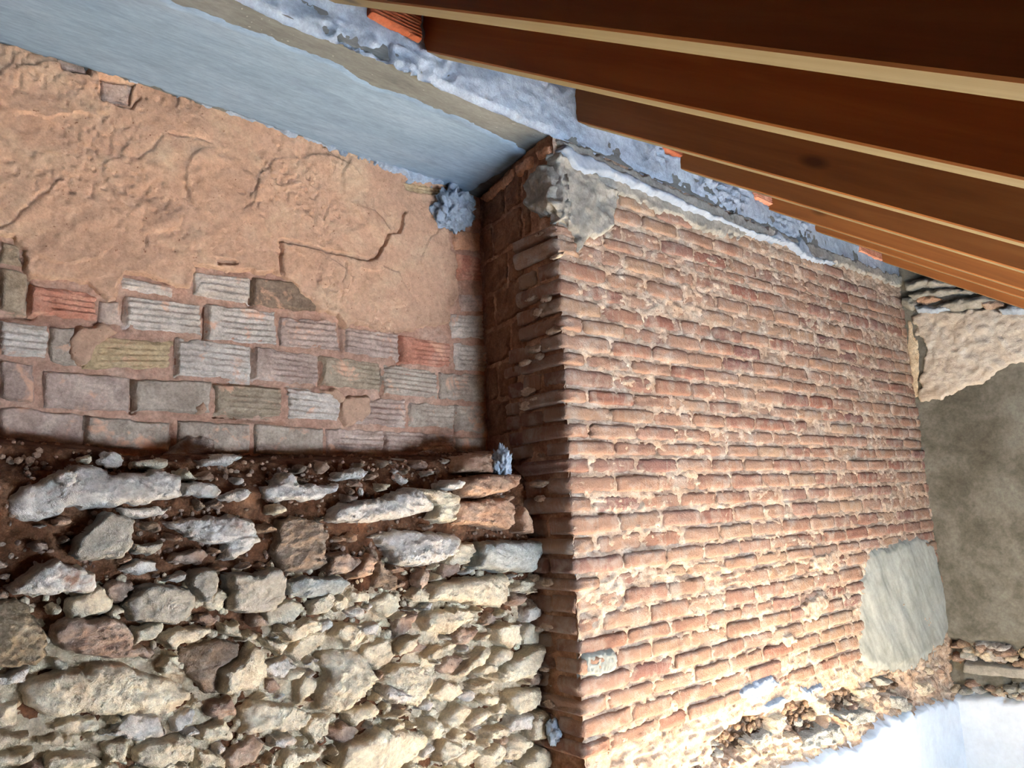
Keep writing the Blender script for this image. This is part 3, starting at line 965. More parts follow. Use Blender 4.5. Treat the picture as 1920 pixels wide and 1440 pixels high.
wall_lower = put('wall_lower_left', grid_mesh('wall_lower_left', P_STONE, -0.6, XC + 0.03, -1.4, 0.34, 0.0075, h_earth), MT['earth'], kind='structure')
A = lambda L: [(x / 3.4286, 800 + y / 3.4286) for x, y in L]
B = lambda L: [(520 + x / 3.4286, 800 + y / 3.4286) for x, y in L]
C = lambda L: [(x / 3.4286, 1140 + y / 3.4286) for x, y in L]
D = lambda L: [(520 + x / 3.2, 1140 + y / 3.2) for x, y in L]
# outline, finish, how far it stands out (m), flatness (0 rugged .. 1 flat)
ST = [
    (A([(30, 480), (60, 430), (150, 380), (300, 350), (480, 255), (620, 250), (700, 310), (850, 300), (1000, 285), (1155, 320), (1165, 450), (900, 505), (600, 520), (430, 540), (330, 605), (150, 612), (60, 590), (30, 540)]), 'w', .065, .5),
    (A([(310, 320), (400, 280), (480, 310), (480, 390), (400, 400), (330, 370)]), 'w', .095, .5),
    (A([(1160, 360), (1280, 340), (1440, 400), (1410, 460), (1180, 455)]), 'w', .055, .5),
    (A([(1415, 440), (1560, 395), (1640, 430), (1560, 490), (1420, 480)]), 'w', .055, .6),
    ([(493, 915), (515, 905), (600, 908), (640, 905), (636, 925), (600, 938), (500, 938)], 'w', .06, .7),
    (A([(1750, 340), (1830, 295), (1900, 320), (1910, 400), (1770, 400)]), 'w', .08, .5),
    (A([(435, 840), (520, 690), (680, 540), (760, 560), (840, 590), (850, 740), (770, 850), (600, 870), (500, 850)]), 'g', .085, .95),
    (A([(860, 760), (1000, 740), (1060, 720), (1050, 790), (980, 830), (860, 820)]), 'g', .05, .7),
    (A([(750, 520), (1140, 515), (1050, 570), (900, 580), (780, 560)]), 'w', .04, .7),
    (A([(1030, 600), (1300, 580), (1500, 560), (1620, 600), (1690, 740), (1560, 820), (1430, 870), (1430, 760), (1200, 720)]), 'w', .075, .3),
    (A([(15, 1030), (210, 930), (220, 870), (330, 855), (480, 890), (600, 930), (620, 1040), (530, 1090), (400, 1070), (250, 1080), (90, 1095)]), 'w', .09, .4),
    (A([(680, 1040), (740, 980), (850, 990), (870, 1040), (800, 1140), (700, 1130)]), 'r', .05, .3),
    (A([(750, 930), (900, 850), (1030, 860), (1030, 940), (900, 960), (760, 945)]), 'w', .05, .4),
    (A([(1080, 860), (1130, 810), (1290, 785), (1360, 830), (1300, 890), (1110, 890)]), 'r', .055, .5),
    (A([(815, 1130), (880, 1050), (1000, 1000), (1200, 1020), (1250, 1080), (1240, 1150), (1180, 1260), (1050, 1280), (850, 1260)]), 'g', .08, .9),
    (A([(1195, 980), (1250, 920), (1370, 910), (1400, 960), (1390, 1050), (1330, 1130), (1250, 1080), (1200, 1030)]), 'g', .085, .9),
    (A([(1465, 950), (1540, 925), (1640, 940), (1780, 900), (1825, 970), (1810, 1110), (1740, 1180), (1590, 1205), (1465, 1180)]), 'g', .085, .85),
    (B([(60, 1000), (200, 960), (420, 970), (480, 1010), (400, 1080), (200, 1110), (80, 1100)]), 'c', .06, .7),
    ([(-40, 1115), (0, 1125), (40, 1120), (95, 1190), (92, 1225), (70, 1248), (0, 1254), (-40, 1255)], 'm', .075, .2),
    (C([(330, 100), (480, 40), (700, 60), (840, 100), (870, 240), (1000, 250), (1010, 290), (950, 345), (700, 330), (480, 310), (350, 240), (320, 170)]), 'r', .075, .3),
    (C([(-60, 440), (60, 420), (150, 370), (220, 360), (150, 480), (0, 515), (-60, 520)]), 'w', .07, .8),
    (C([(110, 560), (160, 470), (300, 420), (560, 380), (640, 345), (800, 360), (960, 420), (1050, 440), (1250, 540), (1260, 600), (1120, 660), (1000, 690), (680, 690), (480, 680), (300, 720), (250, 700), (160, 620)]), 't', .085, .4),
    (C([(1040, 200), (1100, 130), (1370, 110), (1390, 170), (1270, 230), (1130, 265), (1060, 240)]), 't', .06, .5),
    (C([(1390, 110), (1550, 85), (1565, 210), (1440, 170)]), 't', .06, .6),
    (C([(1120, 265), (1280, 230), (1420, 200), (1560, 220), (1540, 330), (1420, 400), (1410, 560), (1320, 580), (1200, 420)]), 'd', .05, .4),
    (C([(1420, 400), (1540, 340), (1620, 220), (1690, 260), (1690, 420), (1640, 510), (1420, 560)]), 't', .08, .85),
    (C([(1640, 150), (1740, 190), (1830, 230), (1790, 315), (1700, 240)]), 't', .075, .8),
    (C([(1000, 360), (1080, 320), (1190, 400), (1180, 440), (1040, 420)]), 't', .06, .4),
    (C([(-40, 800), (210, 795), (200, 840), (80, 900), (-40, 930)]), 't', .065, .6),
    (C([(220, 820), (500, 830), (460, 890), (250, 900)]), 't', .06, .6),
    (C([(250, 730), (640, 700), (680, 760), (600, 820), (340, 800)]), 't', .05, .3),
    (C([(1540, 640), (1620, 590), (1900, 610), (1920, 800), (1700, 800), (1540, 820)]), 't', .07, .4),
    (C([(1260, 850), (1300, 760), (1440, 710), (1510, 770), (1480, 860), (1300, 850)]), 't', .06, .4),
    (C([(640, 890), (820, 820), (830, 1000), (700, 1000)]), 't', .06, .5),
    (C([(860, 900), (1000, 840), (1200, 820), (1260, 900), (1240, 1000), (1000, 1029), (850, 1000)]), 't', .065, .4),
    (C([(-60, 930), (260, 900), (220, 1000), (0, 1029), (-60, 1029)]), 't', .065, .4),
    (C([(280, 950), (480, 920), (620, 920), (670, 1000), (640, 1040), (260, 1040)]), 't', .065, .4),
    (C([(1270, 910), (1460, 950), (1440, 1040), (1260, 1030)]), 't', .06, .6),
    (C([(1690, 1029), (1740, 900), (1770, 990), (1750, 1040)]), 't', .06, .6),
    (C([(1790, 1000), (1850, 920), (1920, 900), (1930, 1029), (1800, 1039)]), 't', .06, .6),
    (C([(630, 800), (780, 760), (800, 800), (640, 840)]), 'w', .06, .5),
    (B([(1125, 250), (1170, 190), (1290, 165), (1340, 200), (1410, 280), (1380, 305), (1250, 305), (1150, 295)]), 'o', .1, .3),
    (B([(1160, 340), (1250, 320), (1400, 300), (1530, 310), (1520, 390), (1460, 420), (1300, 450), (1180, 460), (1155, 400)]), 'o', .09, .3),
    (B([(1150, 480), (1450, 460), (1510, 500), (1510, 640), (1460, 670), (1300, 640), (1130, 630), (1140, 540)]), 'o', .085, .5),
    (B([(1540, 490), (1580, 570), (1625, 670), (1600, 700), (1540, 680), (1530, 560)]), 'o', .09, .8),
    (B([(1210, 910), (1270, 880), (1270, 770), (1300, 740), (1660, 730), (1675, 780), (1640, 850), (1620, 935), (1400, 930)]), 'c', .1, .8),
    (B([(330, 560), (420, 490), (700, 450), (850, 390), (980, 460), (990, 540), (750, 600), (500, 620), (360, 630)]), 'w', .09, .3),
    (B([(890, 400), (1000, 400), (1140, 430), (1150, 510), (1120, 610), (1020, 630), (960, 590), (1000, 500), (900, 440)]), 't', .08, .4),
    (B([(1020, 370), (1090, 335), (1150, 350), (1155, 405), (1040, 410)]), 'w', .1, .6),
    (B([(340, 340), (400, 290), (520, 260), (580, 280), (550, 330), (420, 350)]), 'w', .07, .5),
    (B([(600, 700), (740, 660), (960, 680), (1150, 690), (1175, 750), (1140, 800), (1050, 870), (900, 900), (770, 890), (720, 800)]), 'w', .085, .2),
    (B([(460, 940), (560, 820), (620, 810), (635, 880), (600, 950), (500, 990)]), 'o', .07, .6),
    (B([(930, 1120), (990, 1010), (1200, 980), (1480, 950), (1505, 1000), (1480, 1100), (1430, 1170), (1200, 1140), (960, 1125)]), 't', .09, .5),
    (B([(920, 1260), (960, 1190), (1200, 1150), (1280, 1200), (1200, 1260), (1050, 1330), (950, 1310)]), 't', .075, .4),
    (B([(1370, 1290), (1450, 1250), (1520, 1270), (1535, 1370), (1480, 1440), (1390, 1380)]), 't', .085, .8),
    (B([(700, 1260), (800, 1190), (860, 1200), (780, 1250)]), 't', .06, .5),
    (B([(40, 1300), (120, 1230), (280, 1240), (290, 1300), (170, 1360), (50, 1390)]), 't', .065, .4),
    (B([(360, 1100), (460, 1090), (465, 1150), (390, 1200), (350, 1150)]), 't', .05, .5),
    (B([(20, 600), (130, 570), (330, 620), (340, 700), (330, 900), (200, 950), (40, 950), (0, 800)]), 'd', .045, .3),
    (B([(560, 735), (640, 780), (700, 900), (790, 980), (780, 1065), (620, 1040), (640, 880)]), 'd', .05, .4),
    (B([(370, 710), (440, 700), (440, 750), (380, 750)]), 'o', .06, .5),
    (D([(-30, 590), (100, 570), (200, 610), (205, 650), (150, 720), (-20, 750)]), 't', .075, .5),
    (D([(10, 110), (170, 60), (270, 80), (270, 110), (150, 190), (60, 200), (0, 150)]), 't', .07, .5),
    (D([(30, 400), (110, 340), (200, 350), (120, 440), (40, 445)]), 't', .06, .5),
    (D([(240, 310), (300, 240), (450, 250), (540, 300), (580, 430), (470, 540), (380, 620), (230, 625), (220, 560), (300, 400)]), 't', .08, .3),
    (D([(690, 250), (760, 180), (840, 160), (845, 190), (780, 260), (710, 285)]), 't', .075, .7),
    (D([(580, 460), (700, 340), (830, 320), (930, 380), (935, 470), (850, 590), (760, 600), (640, 470)]), 't', .065, .3),
    (D([(605, 480), (660, 460), (790, 500), (770, 570), (680, 580), (620, 540)]), 'w', .085, .5),
    (D([(870, 100), (1000, 40), (1190, 40), (1190, 80), (1000, 160), (880, 150)]), 't', .07, .4),
    (D([(860, 290), (940, 230), (1000, 220), (980, 280), (900, 310)]), 't', .06, .5),
    (D([(1060, 400), (1240, 230), (1280, 250), (1250, 310), (1130, 400), (1060, 430)]), 't', .07, .5),
    (D([(1290, 370), (1590, 195), (1580, 330), (1500, 420), (1350, 450), (1290, 430)]), 't', .09, .5),
    (D([(1130, 460), (1270, 430), (1260, 480), (1160, 500)]), 't', .07, .5),
    (D([(1370, 500), (1580, 470), (1570, 580), (1420, 640), (1370, 600)]), 't', .08, .6),
    (D([(1110, 680), (1200, 610), (1330, 610), (1300, 640), (1130, 740)]), 't', .07, .5),
    (D([(1230, 720), (1390, 700), (1390, 750), (1250, 800)]), 't', .07, .4),
    (D([(850, 680), (960, 655), (990, 700), (960, 790), (890, 790)]), 't', .075, .6),
    (D([(960, 860), (1000, 780), (1130, 820), (1080, 900), (960, 940)]), 't', .07, .5),
    (D([(320, 970), (380, 830), (600, 720), (900, 740), (940, 780), (880, 880), (700, 980), (330, 980)]), 't', .085, .8),
    (D([(10, 910), (150, 850), (330, 830), (230, 930), (50, 960)]), 't', .06, .5),
    (D([(380, 640), (560, 560), (620, 620), (440, 720)]), 't', .06, .4),
    (D([(180, 660), (330, 640), (300, 760), (200, 820), (160, 750)]), 't', .055, .4),
    (D([(1440, 930), (1540, 840), (1640, 850), (1650, 930), (1500, 980), (1440, 980)]), 't', .085, .6),
    (D([(1510, 650), (1600, 600), (1615, 790), (1480, 790)]), 't', .085, .5),
    (D([(620, 650), (770, 610), (860, 640), (620, 680)]), 't', .06, .4),
    ([(320, 838), (352, 818), (400, 822), (410, 848), (360, 858), (322, 856)], 'r', .06, .3),
    ([(372, 862), (420, 852), (450, 858), (430, 872), (380, 874)], 'w', .05, .5),
    ([(248, 866), (300, 858), (318, 872), (300, 884), (252, 878)], 't', .06, .4),
]


def stone_mesh(poly, out, flat, seed, res=0.0038):
    P = np.asarray(poly)
    c = P.mean(0)
    r = np.random.default_rng(seed)
    tx, tz = r.normal(0, 0.09, 2)
    size = math.sqrt(abs(np.sum(P[:, 0] * np.roll(P[:, 1], -1) - P[:, 1] * np.roll(P[:, 0], -1))) / 2)
    w = size * (0.06 + 0.14 * (1 - flat)) + 0.005
    a = r.uniform(-0.5, 0.2)
    ca, sa = math.cos(a), math.sin(a)

    fac = [(r.uniform(0, 6.28), r.uniform(0.08, 0.5) * (1.15 - 0.7 * flat), r.uniform(0.0, 0.35) * size * (1.1 - 0.6 * flat)) for _ in range(7)]

    def H(U, V, Dd):
        t = np.clip(Dd / w, 0, 1)
        x, y = (U * ca + V * sa), (V * ca - U * sa)
        wx, wy = U - c[0] + 0.012 * fbm(U * 20, V * 20, 0., 3, seed + 1), V - c[1] + 0.012 * fbm(U * 20, V * 20, 0., 3, seed + 2)
        h = np.full(U.shape, 0.0)
        for (an, sl_, of) in fac:
            h = np.minimum(h, of - sl_ * (wx * math.cos(an) + wy * math.sin(an)))
        h = np.maximum(h, -0.75 * out)
        h = out + 0.9 * h + (tx * wx + tz * wy) * 0.6 - 0.35 * out * (1 - t) ** 2.5
        h = h + (1 - flat) * (0.013 * fbm(x * 22, y * 44, 0., 4, seed, 0.6) + 0.013 * ridge(x * 26, y * 66, 3, seed + 4))
        h = h + 0.006 * fbm(x * 60, y * 90, 0., 4, seed + 8, 0.8) * (1.15 - 0.6 * flat) + flat * 0.004 * ridge(x * 10, y * 10, 2, seed + 9)
        return h
    cb = float(stone_base(np.array(c[0]), np.array(c[1])))
    return field_mesh('stone', P_STONE, P, res, H, 0.03, 0.004 + 0.004 * (1 - flat), 0.010, 42, seed, base=lambda U, V: -(0.35 * stone_base(U, V) + 0.65 * cb))


traced = []
for i, (L, fin, out, flat) in enumerate(ST):
    q = pst(L)
    traced.append(q)
    put('stone', stone_mesh(q, out, flat, 2000 + i * 13), MT['s_' + fin], wall_lower)
nst = len(ST)
REG = pst([(-60, 870), (200, 850), (500, 880), (850, 850), (950, 870), (970, 960), (1000, 1020), (1005, 1150), (1012, 1300), (1030, 1470), (-60, 1470)])
boxes = [(min(p[0] for p in q), max(p[0] for p in q), min(p[1] for p in q), max(p[1] for p in q), q) for q in traced]
RX0, RX1 = min(p[0] for p in REG), max(p[0] for p in REG)
RZ0, RZ1 = min(p[1] for p in REG), max(p[1] for p in REG)
fill = []
for r0 in (0.044, 0.034, 0.027, 0.021, 0.016, 0.013):
    for _ in range(1500):
        if len(fill) >= 300 - nst:
            break
        x, z = random.uniform(RX0, RX1), random.uniform(RZ0, RZ1)
        r = r0 * random.uniform(0.9, 1.1)
        if z > -0.12 and (r0 > 0.022 or random.random() < 0.75):
            continue
        if val(REG, x, z) < r * 0.3:
            continue
        if any(b[0] - r < x < b[1] + r and b[2] - r < z < b[3] + r and val(b[4], x, z) > -r * 0.55 for b in boxes):
            continue
        if any(((x - a) / 1.35) ** 2 + ((z - b) * 1.15) ** 2 < (0.86 * (r + c)) ** 2 for a, b, c in fill):
            continue
        fill.append((x, z, r))
for i, (x, z, r) in enumerate(fill):
    rr = np.random.default_rng(5000 + i)
    n = 7
    ang = np.sort(rr.uniform(0, 2 * math.pi, n)) * 0.35 + np.linspace(0, 2 * math.pi, n, endpoint=False)
    rad = r * rr.uniform(0.75, 1.25, n)
    px, pz = rad * np.cos(ang) * 1.45, rad * np.sin(ang) * 0.85
    t = rr.normal(0.18 if x > 0.9 else -0.05, 0.25)
    q = [(x + a * math.cos(t) - b * math.sin(t), z + a * math.sin(t) + b * math.cos(t)) for a, b in zip(px, pz)]
    fin = rr.choice(['t', 'r', 'r', 'w', 'o', 'd'] if z > -0.15 else ['t', 't', 't', 't', 'w', 'r'])
    put('stone', stone_mesh(q, rr.uniform(0.035, 0.07), rr.uniform(0.2, 0.8), 5000 + i * 7, 0.005), MT['s_' + str(fin)], wall_lower)

# crumbly lime mortar between the lower stones
LIME = pst([(-60, 1170), (120, 1130), (300, 1180), (420, 1160), (560, 1130), (680, 1060), (800, 1090), (960, 1110), (1006, 1130), (1012, 1300), (1032, 1480), (-60, 1480)])
put('lime_mortar', field_mesh('lime_mortar', P_STONE, LIME, 0.0065, lambda U, V, Dd: 0.010 + 0.024 * fbm(U * 13, V * 20, 0., 6, 1701, 0.6) + 0.012 * ridge(U * 24, V * 50, 4, 1705), 0.02, 0.08, 0.05, 14, 40, base=lambda U, V: -stone_base(U, V)), MT['lime'], wall_lower)


def pebbles(name, pts, mats, parent, rmin, rmax, seed):
    """loose grit, far too many to count: one mesh"""
    r = np.random.default_rng(seed)
    ico_v = np.array([(0, 0, 1), (.894, 0, .447), (.276, .851, .447), (-.724, .526, .447), (-.724, -.526, .447), (.276, -.851, .447),
                      (.724, .526, -.447), (-.276, .851, -.447), (-.894, 0, -.447), (-.276, -.851, -.447), (.724, -.526, -.447), (0, 0, -1)])
    ico_f = np.array([(0, 1, 2), (0, 2, 3), (0, 3, 4), (0, 4, 5), (0, 5, 1), (1, 6, 2), (2, 7, 3), (3, 8, 4), (4, 9, 5), (5, 10, 1), (2, 6, 7), (3, 7, 8), (4, 8, 9), (5, 9, 10), (1, 10, 6), (6, 11, 7), (7, 11, 8), (8, 11, 9), (9, 11, 10), (10, 11, 6)])
    V, Q = [], []
    for k, p in enumerate(pts):
        s = r.uniform(rmin, rmax) * r.uniform(0.6, 1.4, 3)
        V.append(ico_v * s * r.uniform(0.8, 1.2, (12, 1)) + np.array(p))
        Q.append(ico_f + 12 * k)
    return put(name, mesh(name, np.concatenate(V), np.concatenate(Q), False), mats, parent, kind='stuff')


gp = []
r_ = np.random.default_rng(31)
while len(gp) < 1700:
    x, z = r_.uniform(RX0, RX1), r_.uniform(RZ0, RZ1)
    if val(REG, x, z) > -0.01:
        gp.append((x, -float(h_earth(np.array([x]), np.array([z]))[0]) - 0.004, z))
pebbles('rubble_grit', [p for p in gp if p[2] > -0.12], MT['s_r'], wall_lower, 0.003, 0.009, 5)
pebbles('rubble_grit', [p for p in gp if p[2] <= -0.12], MT['s_t'], wall_lower, 0.005, 0.015, 7)
gp = []
while len(gp) < 260:
    x, z = r_.uniform(0.1, 1.8), r_.uniform(0.12, 0.24)
    gp.append((x, -float(h_earth(np.array([x]), np.array([z]))[0]) - 0.004, z))
pebbles('rubble_grit', gp, MT['s_o'], wall_lower, 0.003, 0.010, 6)

# ------------------------------------------------------------------ right wall
def h_right(U, V):
    h = 0.010 * fbm(U * 3, V * 3, 0., 3, 1801) + 0.004 * fbm(U * 9, V * 9, 0., 3, 1802)
    ch = sstep(-0.86, -0.90, V + 0.03 * fbm(U * 9, V * 0, 0., 2, 1803)) * sstep(-1.25, -1.2, V)
    return h - 0.05 * ch + ch * 0.03 * fbm(U * 25, V * 25, 0., 4, 1804)


wall_right = put('wall_right', grid_mesh('wall_right', P_RIGHT, -YF - 0.2, 1.7, ZFLOOR, 2.2, 0.016, h_right), MT['render_r'], kind='structure')
put('plaster_coat', field_mesh('plaster_coat', P_RIGHT, pr([(1708, 596), (1722, 630), (1736, 660), (1726, 690), (1722, 720), (1722, 758), (1746, 752), (1800, 736), (1850, 716), (1880, 692), (1930, 678), (2100, 640), (2100, 560), (1950, 570), (1850, 578), (1790, 580), (1730, 582)]), 0.01,
    lambda U, V, Dd: 0.016 + 0.012 * fbm(U * 22, V * 22, 0., 4, 1811) + 0.006 * ridge(U * 30, V * 30, 2, 1815), 0.02, 0.02, 0.03, 20, 51), MT['rough_white'], wall_right)
put('earth_gap', field_mesh('earth_gap', P_RIGHT, pr([(1698, 590), (1712, 600), (1724, 640), (1726, 690), (1722, 745), (1712, 745), (1704, 690)]), 0.012, lambda U, V, Dd: 0.01 + 0.012 * fbm(U * 20, V * 20, 0., 3, 1821), 0.02, 0.02, 0.02, 20, 52), MT['lime'], wall_right)


def wall_stone(plane, q, out, seed, fin, parent, res=0.008, name='stone'):
    P = np.asarray(q)

    def H(U, V, Dd):
        t = np.clip(Dd / 0.03, 0, 1)
        return out * (0.5 + 0.5 * t) + 0.014 * fbm(U * 22, V * 34, 0., 4, seed) + 0.008 * ridge(U * 30, V * 50, 2, seed + 2)
    return put(name, field_mesh(name, plane, P, res, H, 0.05, 0.008, 0.012, 30, seed), MT[fin], parent)


# mortar rolls and broken brick under the rafters at the top of the right wall
rolls = [([(1694, 530), (1740, 520), (1800, 530), (1790, 542), (1740, 540), (1700, 548)], 'cement_grey'), ([(1700, 552), (1760, 542), (1840, 540), (1850, 550), (1770, 556), (1712, 566)], 'cement_grey'),
         ([(1690, 560), (1716, 556), (1724, 572), (1712, 584), (1694, 578)], 'cement_grey'), ([(1718, 556), (1750, 552), (1770, 562), (1740, 572), (1722, 570)], 's_o'),
         ([(1745, 576), (1800, 560), (1850, 556), (1880, 562), (1850, 576), (1790, 586)], 'cement_grey'), ([(1830, 566), (1880, 560), (1890, 574), (1850, 584)], 's_r'),
         ([(1870, 580), (1930, 562), (1960, 572), (1930, 592), (1880, 594)], 'cement'), ([(1800, 528), (1860, 538), (1900, 552), (1860, 552), (1810, 540)], 'cement'),
         ([(1715, 574), (1760, 572), (1800, 580), (1760, 590), (1720, 588)], 'cement'), ([(1900, 556), (1990, 548), (2000, 562), (1930, 566)], 's_o')]
for i, (L, m) in enumerate(rolls):
    wall_stone(P_RIGHT, pr(L), 0.05, 1900 + i * 5, m, wall_right, name='mortar_roll')
# chase of the former floor along the right wall
put('concrete_band', field_mesh('concrete_band', P_RIGHT, pr([(1806, 1243), (1930, 1252), (2100, 1262), (2100, 1284), (1930, 1274), (1806, 1262)]), 0.01, lambda U, V, Dd: 0.02 + 0.004 * fbm(U * 12, V * 12, 0., 3, 1951), 0.06, 0.006, 0.006, 20, 53), MT['cement_grey'], wall_right)
for i in range(46):
    rr = np.random.default_rng(7000 + i)
    row = i % 3
    px = 1775 + rr.uniform(0, 170)
    py = (1212, 1228, 1288)[row] + rr.uniform(-9, 9) + (px - 1775) * 0.1
    c = pr([(px, py)])[0]
    r = rr.uniform(0.015, 0.035)
    ang = np.linspace(0, 2 * math.pi, 7, endpoint=False)
    rad = r * rr.uniform(0.7, 1.3, 7)
    q = [(c[0] + a * 1.3, c[1] + b * 0.8) for a, b in zip(rad * np.cos(ang), rad * np.sin(ang))]
    wall_stone(P_RIGHT, q, rr.uniform(0.0, 0.03), 7000 + i * 3, str(rr.choice(['s_t', 's_r', 's_w', 's_c', 's_d'])), wall_right)
put('white_plaster', field_mesh('white_plaster', P_RIGHT, pr([(1735, 1322), (1770, 1308), (1820, 1304), (1870, 1310), (1930, 1314), (2150, 1340), (2150, 1620), (1735, 1560)]), 0.014, lambda U, V, Dd: 0.02 + 0.006 * fbm(U * 5, V * 5, 0., 3, 1961), 0.05, 0.02, 0.02, 20, 54), MT['white_plaster'], wall_right)
put('white_plaster', field_mesh('white_plaster', P_BRICK, pb([(1380, 1500), (1440, 1450), (1500, 1428), (1560, 1402), (1610, 1392), (1650, 1348), (1700, 1332), (1750, 1314), (1815, 1306), (1825, 1500), (1825, 1560), (1380, 1600)]), 0.012, lambda U, V, Dd: 0.012 + 0.006 * fbm(U * 5, V * 5, 0., 3, 1971), 0.1, 0.03, 0.03, 18, 55), MT['white_plaster'], wall_center)
E8 = lambda L: [(1340 + x / 5.333, 1140 + y / 5.333) for x, y in L]
for i, (L, m, o_) in enumerate([
    (E8([(880, 1400), (910, 1290), (1100, 1200), (1260, 1170), (1310, 1300), (1200, 1370), (1050, 1400), (930, 1440)]), 's_c', 0.0), (E8([(1250, 1050), (1500, 1020), (1620, 1040), (1600, 1160), (1400, 1170), (1280, 1120)]), 's_c', 0.0),
    (E8([(1780, 900), (1900, 890), (2000, 960), (1950, 1050), (1800, 1000)]), 's_c', 0.0), (E8([(1190, 1060), (1380, 1150), (1400, 1180), (1250, 1160)]), 's_o', 0.01), (E8([(2050, 760), (2150, 740), (2230, 830), (2100, 880)]), 's_t', 0.0),
    (E8([(430, 1330), (580, 1230), (640, 1250), (560, 1350), (460, 1400)]), 's_c', -0.02), (E8([(700, 1290), (860, 1260), (880, 1330), (760, 1380), (700, 1350)]), 's_t', -0.01), (E8([(1440, 820), (1600, 790), (1640, 860), (1500, 900)]), 's_t', 0.0),
    (E8([(1660, 700), (1760, 690), (1780, 760), (1690, 780)]), 's_c', 0.0), (E8([(600, 1100), (720, 1080), (740, 1180), (640, 1290), (590, 1240)]), 's_t', -0.005), (E8([(1050, 940), (1150, 920), (1170, 1080), (1090, 1080)]), 's_t', -0.005)]):
    wall_stone(P_BRICK, pb(L), o_, 7500 + i * 5, m, wall_center, 0.006)
for i in range(84):
    rr = np.random.default_rng(8000 + i)
    px = rr.uniform(1290, 1780)
    t = np.interp(px, [1290, 1345, 1400, 1490, 1612, 1680, 1780], [1450, 1400, 1350, 1316, 1276, 1250, 1225])
    bt = np.interp(px, [1290, 1400, 1500, 1560, 1610, 1650, 1700, 1780], [1500, 1480, 1428, 1402, 1392, 1350, 1334, 1310])
    py = rr.uniform(t, bt)
    c = pb([(px, py)])[0]
    r = rr.uniform(0.008, 0.022)
    ang = np.linspace(0, 2 * math.pi, 7, endpoint=False)
    rad = r * rr.uniform(0.7, 1.3, 7)
    q = [(c[0] + a * 1.2, c[1] + b * 0.85) for a, b in zip(rad * np.cos(ang), rad * np.sin(ang))]
    wall_stone(P_BRICK, q, rr.uniform(-0.05, 0.0), 8000 + i * 3, str(rr.choice(['s_t', 's_t', 's_d', 's_r', 's_c', 's_w', 'lime'])), wall_center, 0.007)

# ------------------------------------------------------------------ concrete ring beam
ZSB, ZSF = 1.372, 1.425           # underside at the block wall / at the front edge
XB1 = 1.875


def soffit_z(Y):
    return ZSB + (ZSF - ZSB) * (Y - YB) / (YF - YB)


beam = put('concrete_beam', None, label='grey concrete ring beam with a pale skimmed underside over the block wall', cat='beam')
V = [(-1.2, YF, ZSF), (XB1, YF, ZSF), (XE, YF + 0.004, 1.395), (-1.2, YB + 0.1, ZSB - 0.01), (XB1 + 0.06, YB + 0.1, ZSB - 0.01), (-1.2, YF, 1.50), (XE, YF, 1.50), (XB1, YF + 0.03, 1.40), (XE, YB + 0.1, 1.50), (-1.2, YB + 0.1, 1.50)]
me = mesh('beam_body', [(-1.2, YF, ZSF), (XB1, YF, ZSF), (XB1 + 0.06, YB + 0.1, ZSB - 0.01), (-1.2, YB + 0.1, ZSB - 0.01),
                        (-1.2, YF, 1.50), (XE, YF, 1.50), (XE, YF, 1.392), (XE, YB + 0.1, 1.392), (XE, YB + 0.1, 1.50), (-1.2, YB + 0.1, 1.50), (XB1, YF, 1.412)],
          [(0, 3, 2, 1), (0, 1, 10, 6, 5, 4), (6, 7, 8, 5), (4, 5, 8, 9), (0, 4, 9, 3)], False)
put('beam_body', me, MT['concrete'], beam)
P_SOF = Plane((0, 0, 0), (1, 0, 0), (0, 1, 0), (0, 0, -1))


def on_sof(px, py):
    z = 1.40
    for _ in range(8):
        p = on_z(px, py, z)
        z = soffit_z(p[1])
    return (p[0], p[1])


SK = [on_sof(*t) for t in [(-260, -8), (0, 78), (300, 164), (600, 266), (833, 350), (872, 362), (900, 345), (940, 322), (990, 286), (960, 266), (905, 240), (870, 222), (820, 205), (760, 178), (700, 160), (660, 138), (620, 114), (560, 92), (500, 66), (440, 48), (390, 24), (330, 4), (250, -40), (100, -100)]]
put('cement_skim', field_mesh('cement_skim', P_SOF, SK, 0.009, lambda U, V, Dd: 0.007 + 0.0025 * fbm(U * 6, V * 14, 0., 3, 2101) + 0.004 * np.exp(-(Dd / 0.012) ** 2), 0.012, 0.008, 0.010, 30, 61, base=lambda U, V: -soffit_z(V)), MT['skim'], beam)

# mortar bedding of the rafters, on top of the beam
def h_bed(U, V):
    return 0.006 + 0.016 * fbm(U * 9, V * 9, 0., 5, 2201, 0.6) + 0.03 * (ridge(U * 20, V * 30, 4, 2205) - 0.2) * sstep(0.0, 0.4, fbm(U * 3, V * 3, 0., 2, 2207)) - 0.012 * sstep(1.43, 1.41, V)


bed = put('mortar_bed', grid_mesh('mortar_bed', P_BRICK, -1.2, XE, 1.405, 1.95, 0.0085, h_bed), MT['cement'], kind='structure')
bed.name = 'trim_1'

# ------------------------------------------------------------------ rafters and roof
SLOPE = 0.685
TH = math.atan(SLOPE)
RX = [0.93, 1.317, 2.05, 2.72, 3.50, 4.014, 4.89]
RW, RH = 0.07, 0.20
Y0, Y1 = -1.75, YF + 0.06
ordn = ['nearest rafter crossing the top of the picture', 'second rafter, its end bedded above the beam', 'third rafter, its end above the brick wall corner', 'fourth rafter, ending by the small orange hollow brick',
        'fifth rafter, resting over the middle of the brick wall', 'sixth rafter, close in front of the farthest one', 'farthest rafter, beside the right wall']


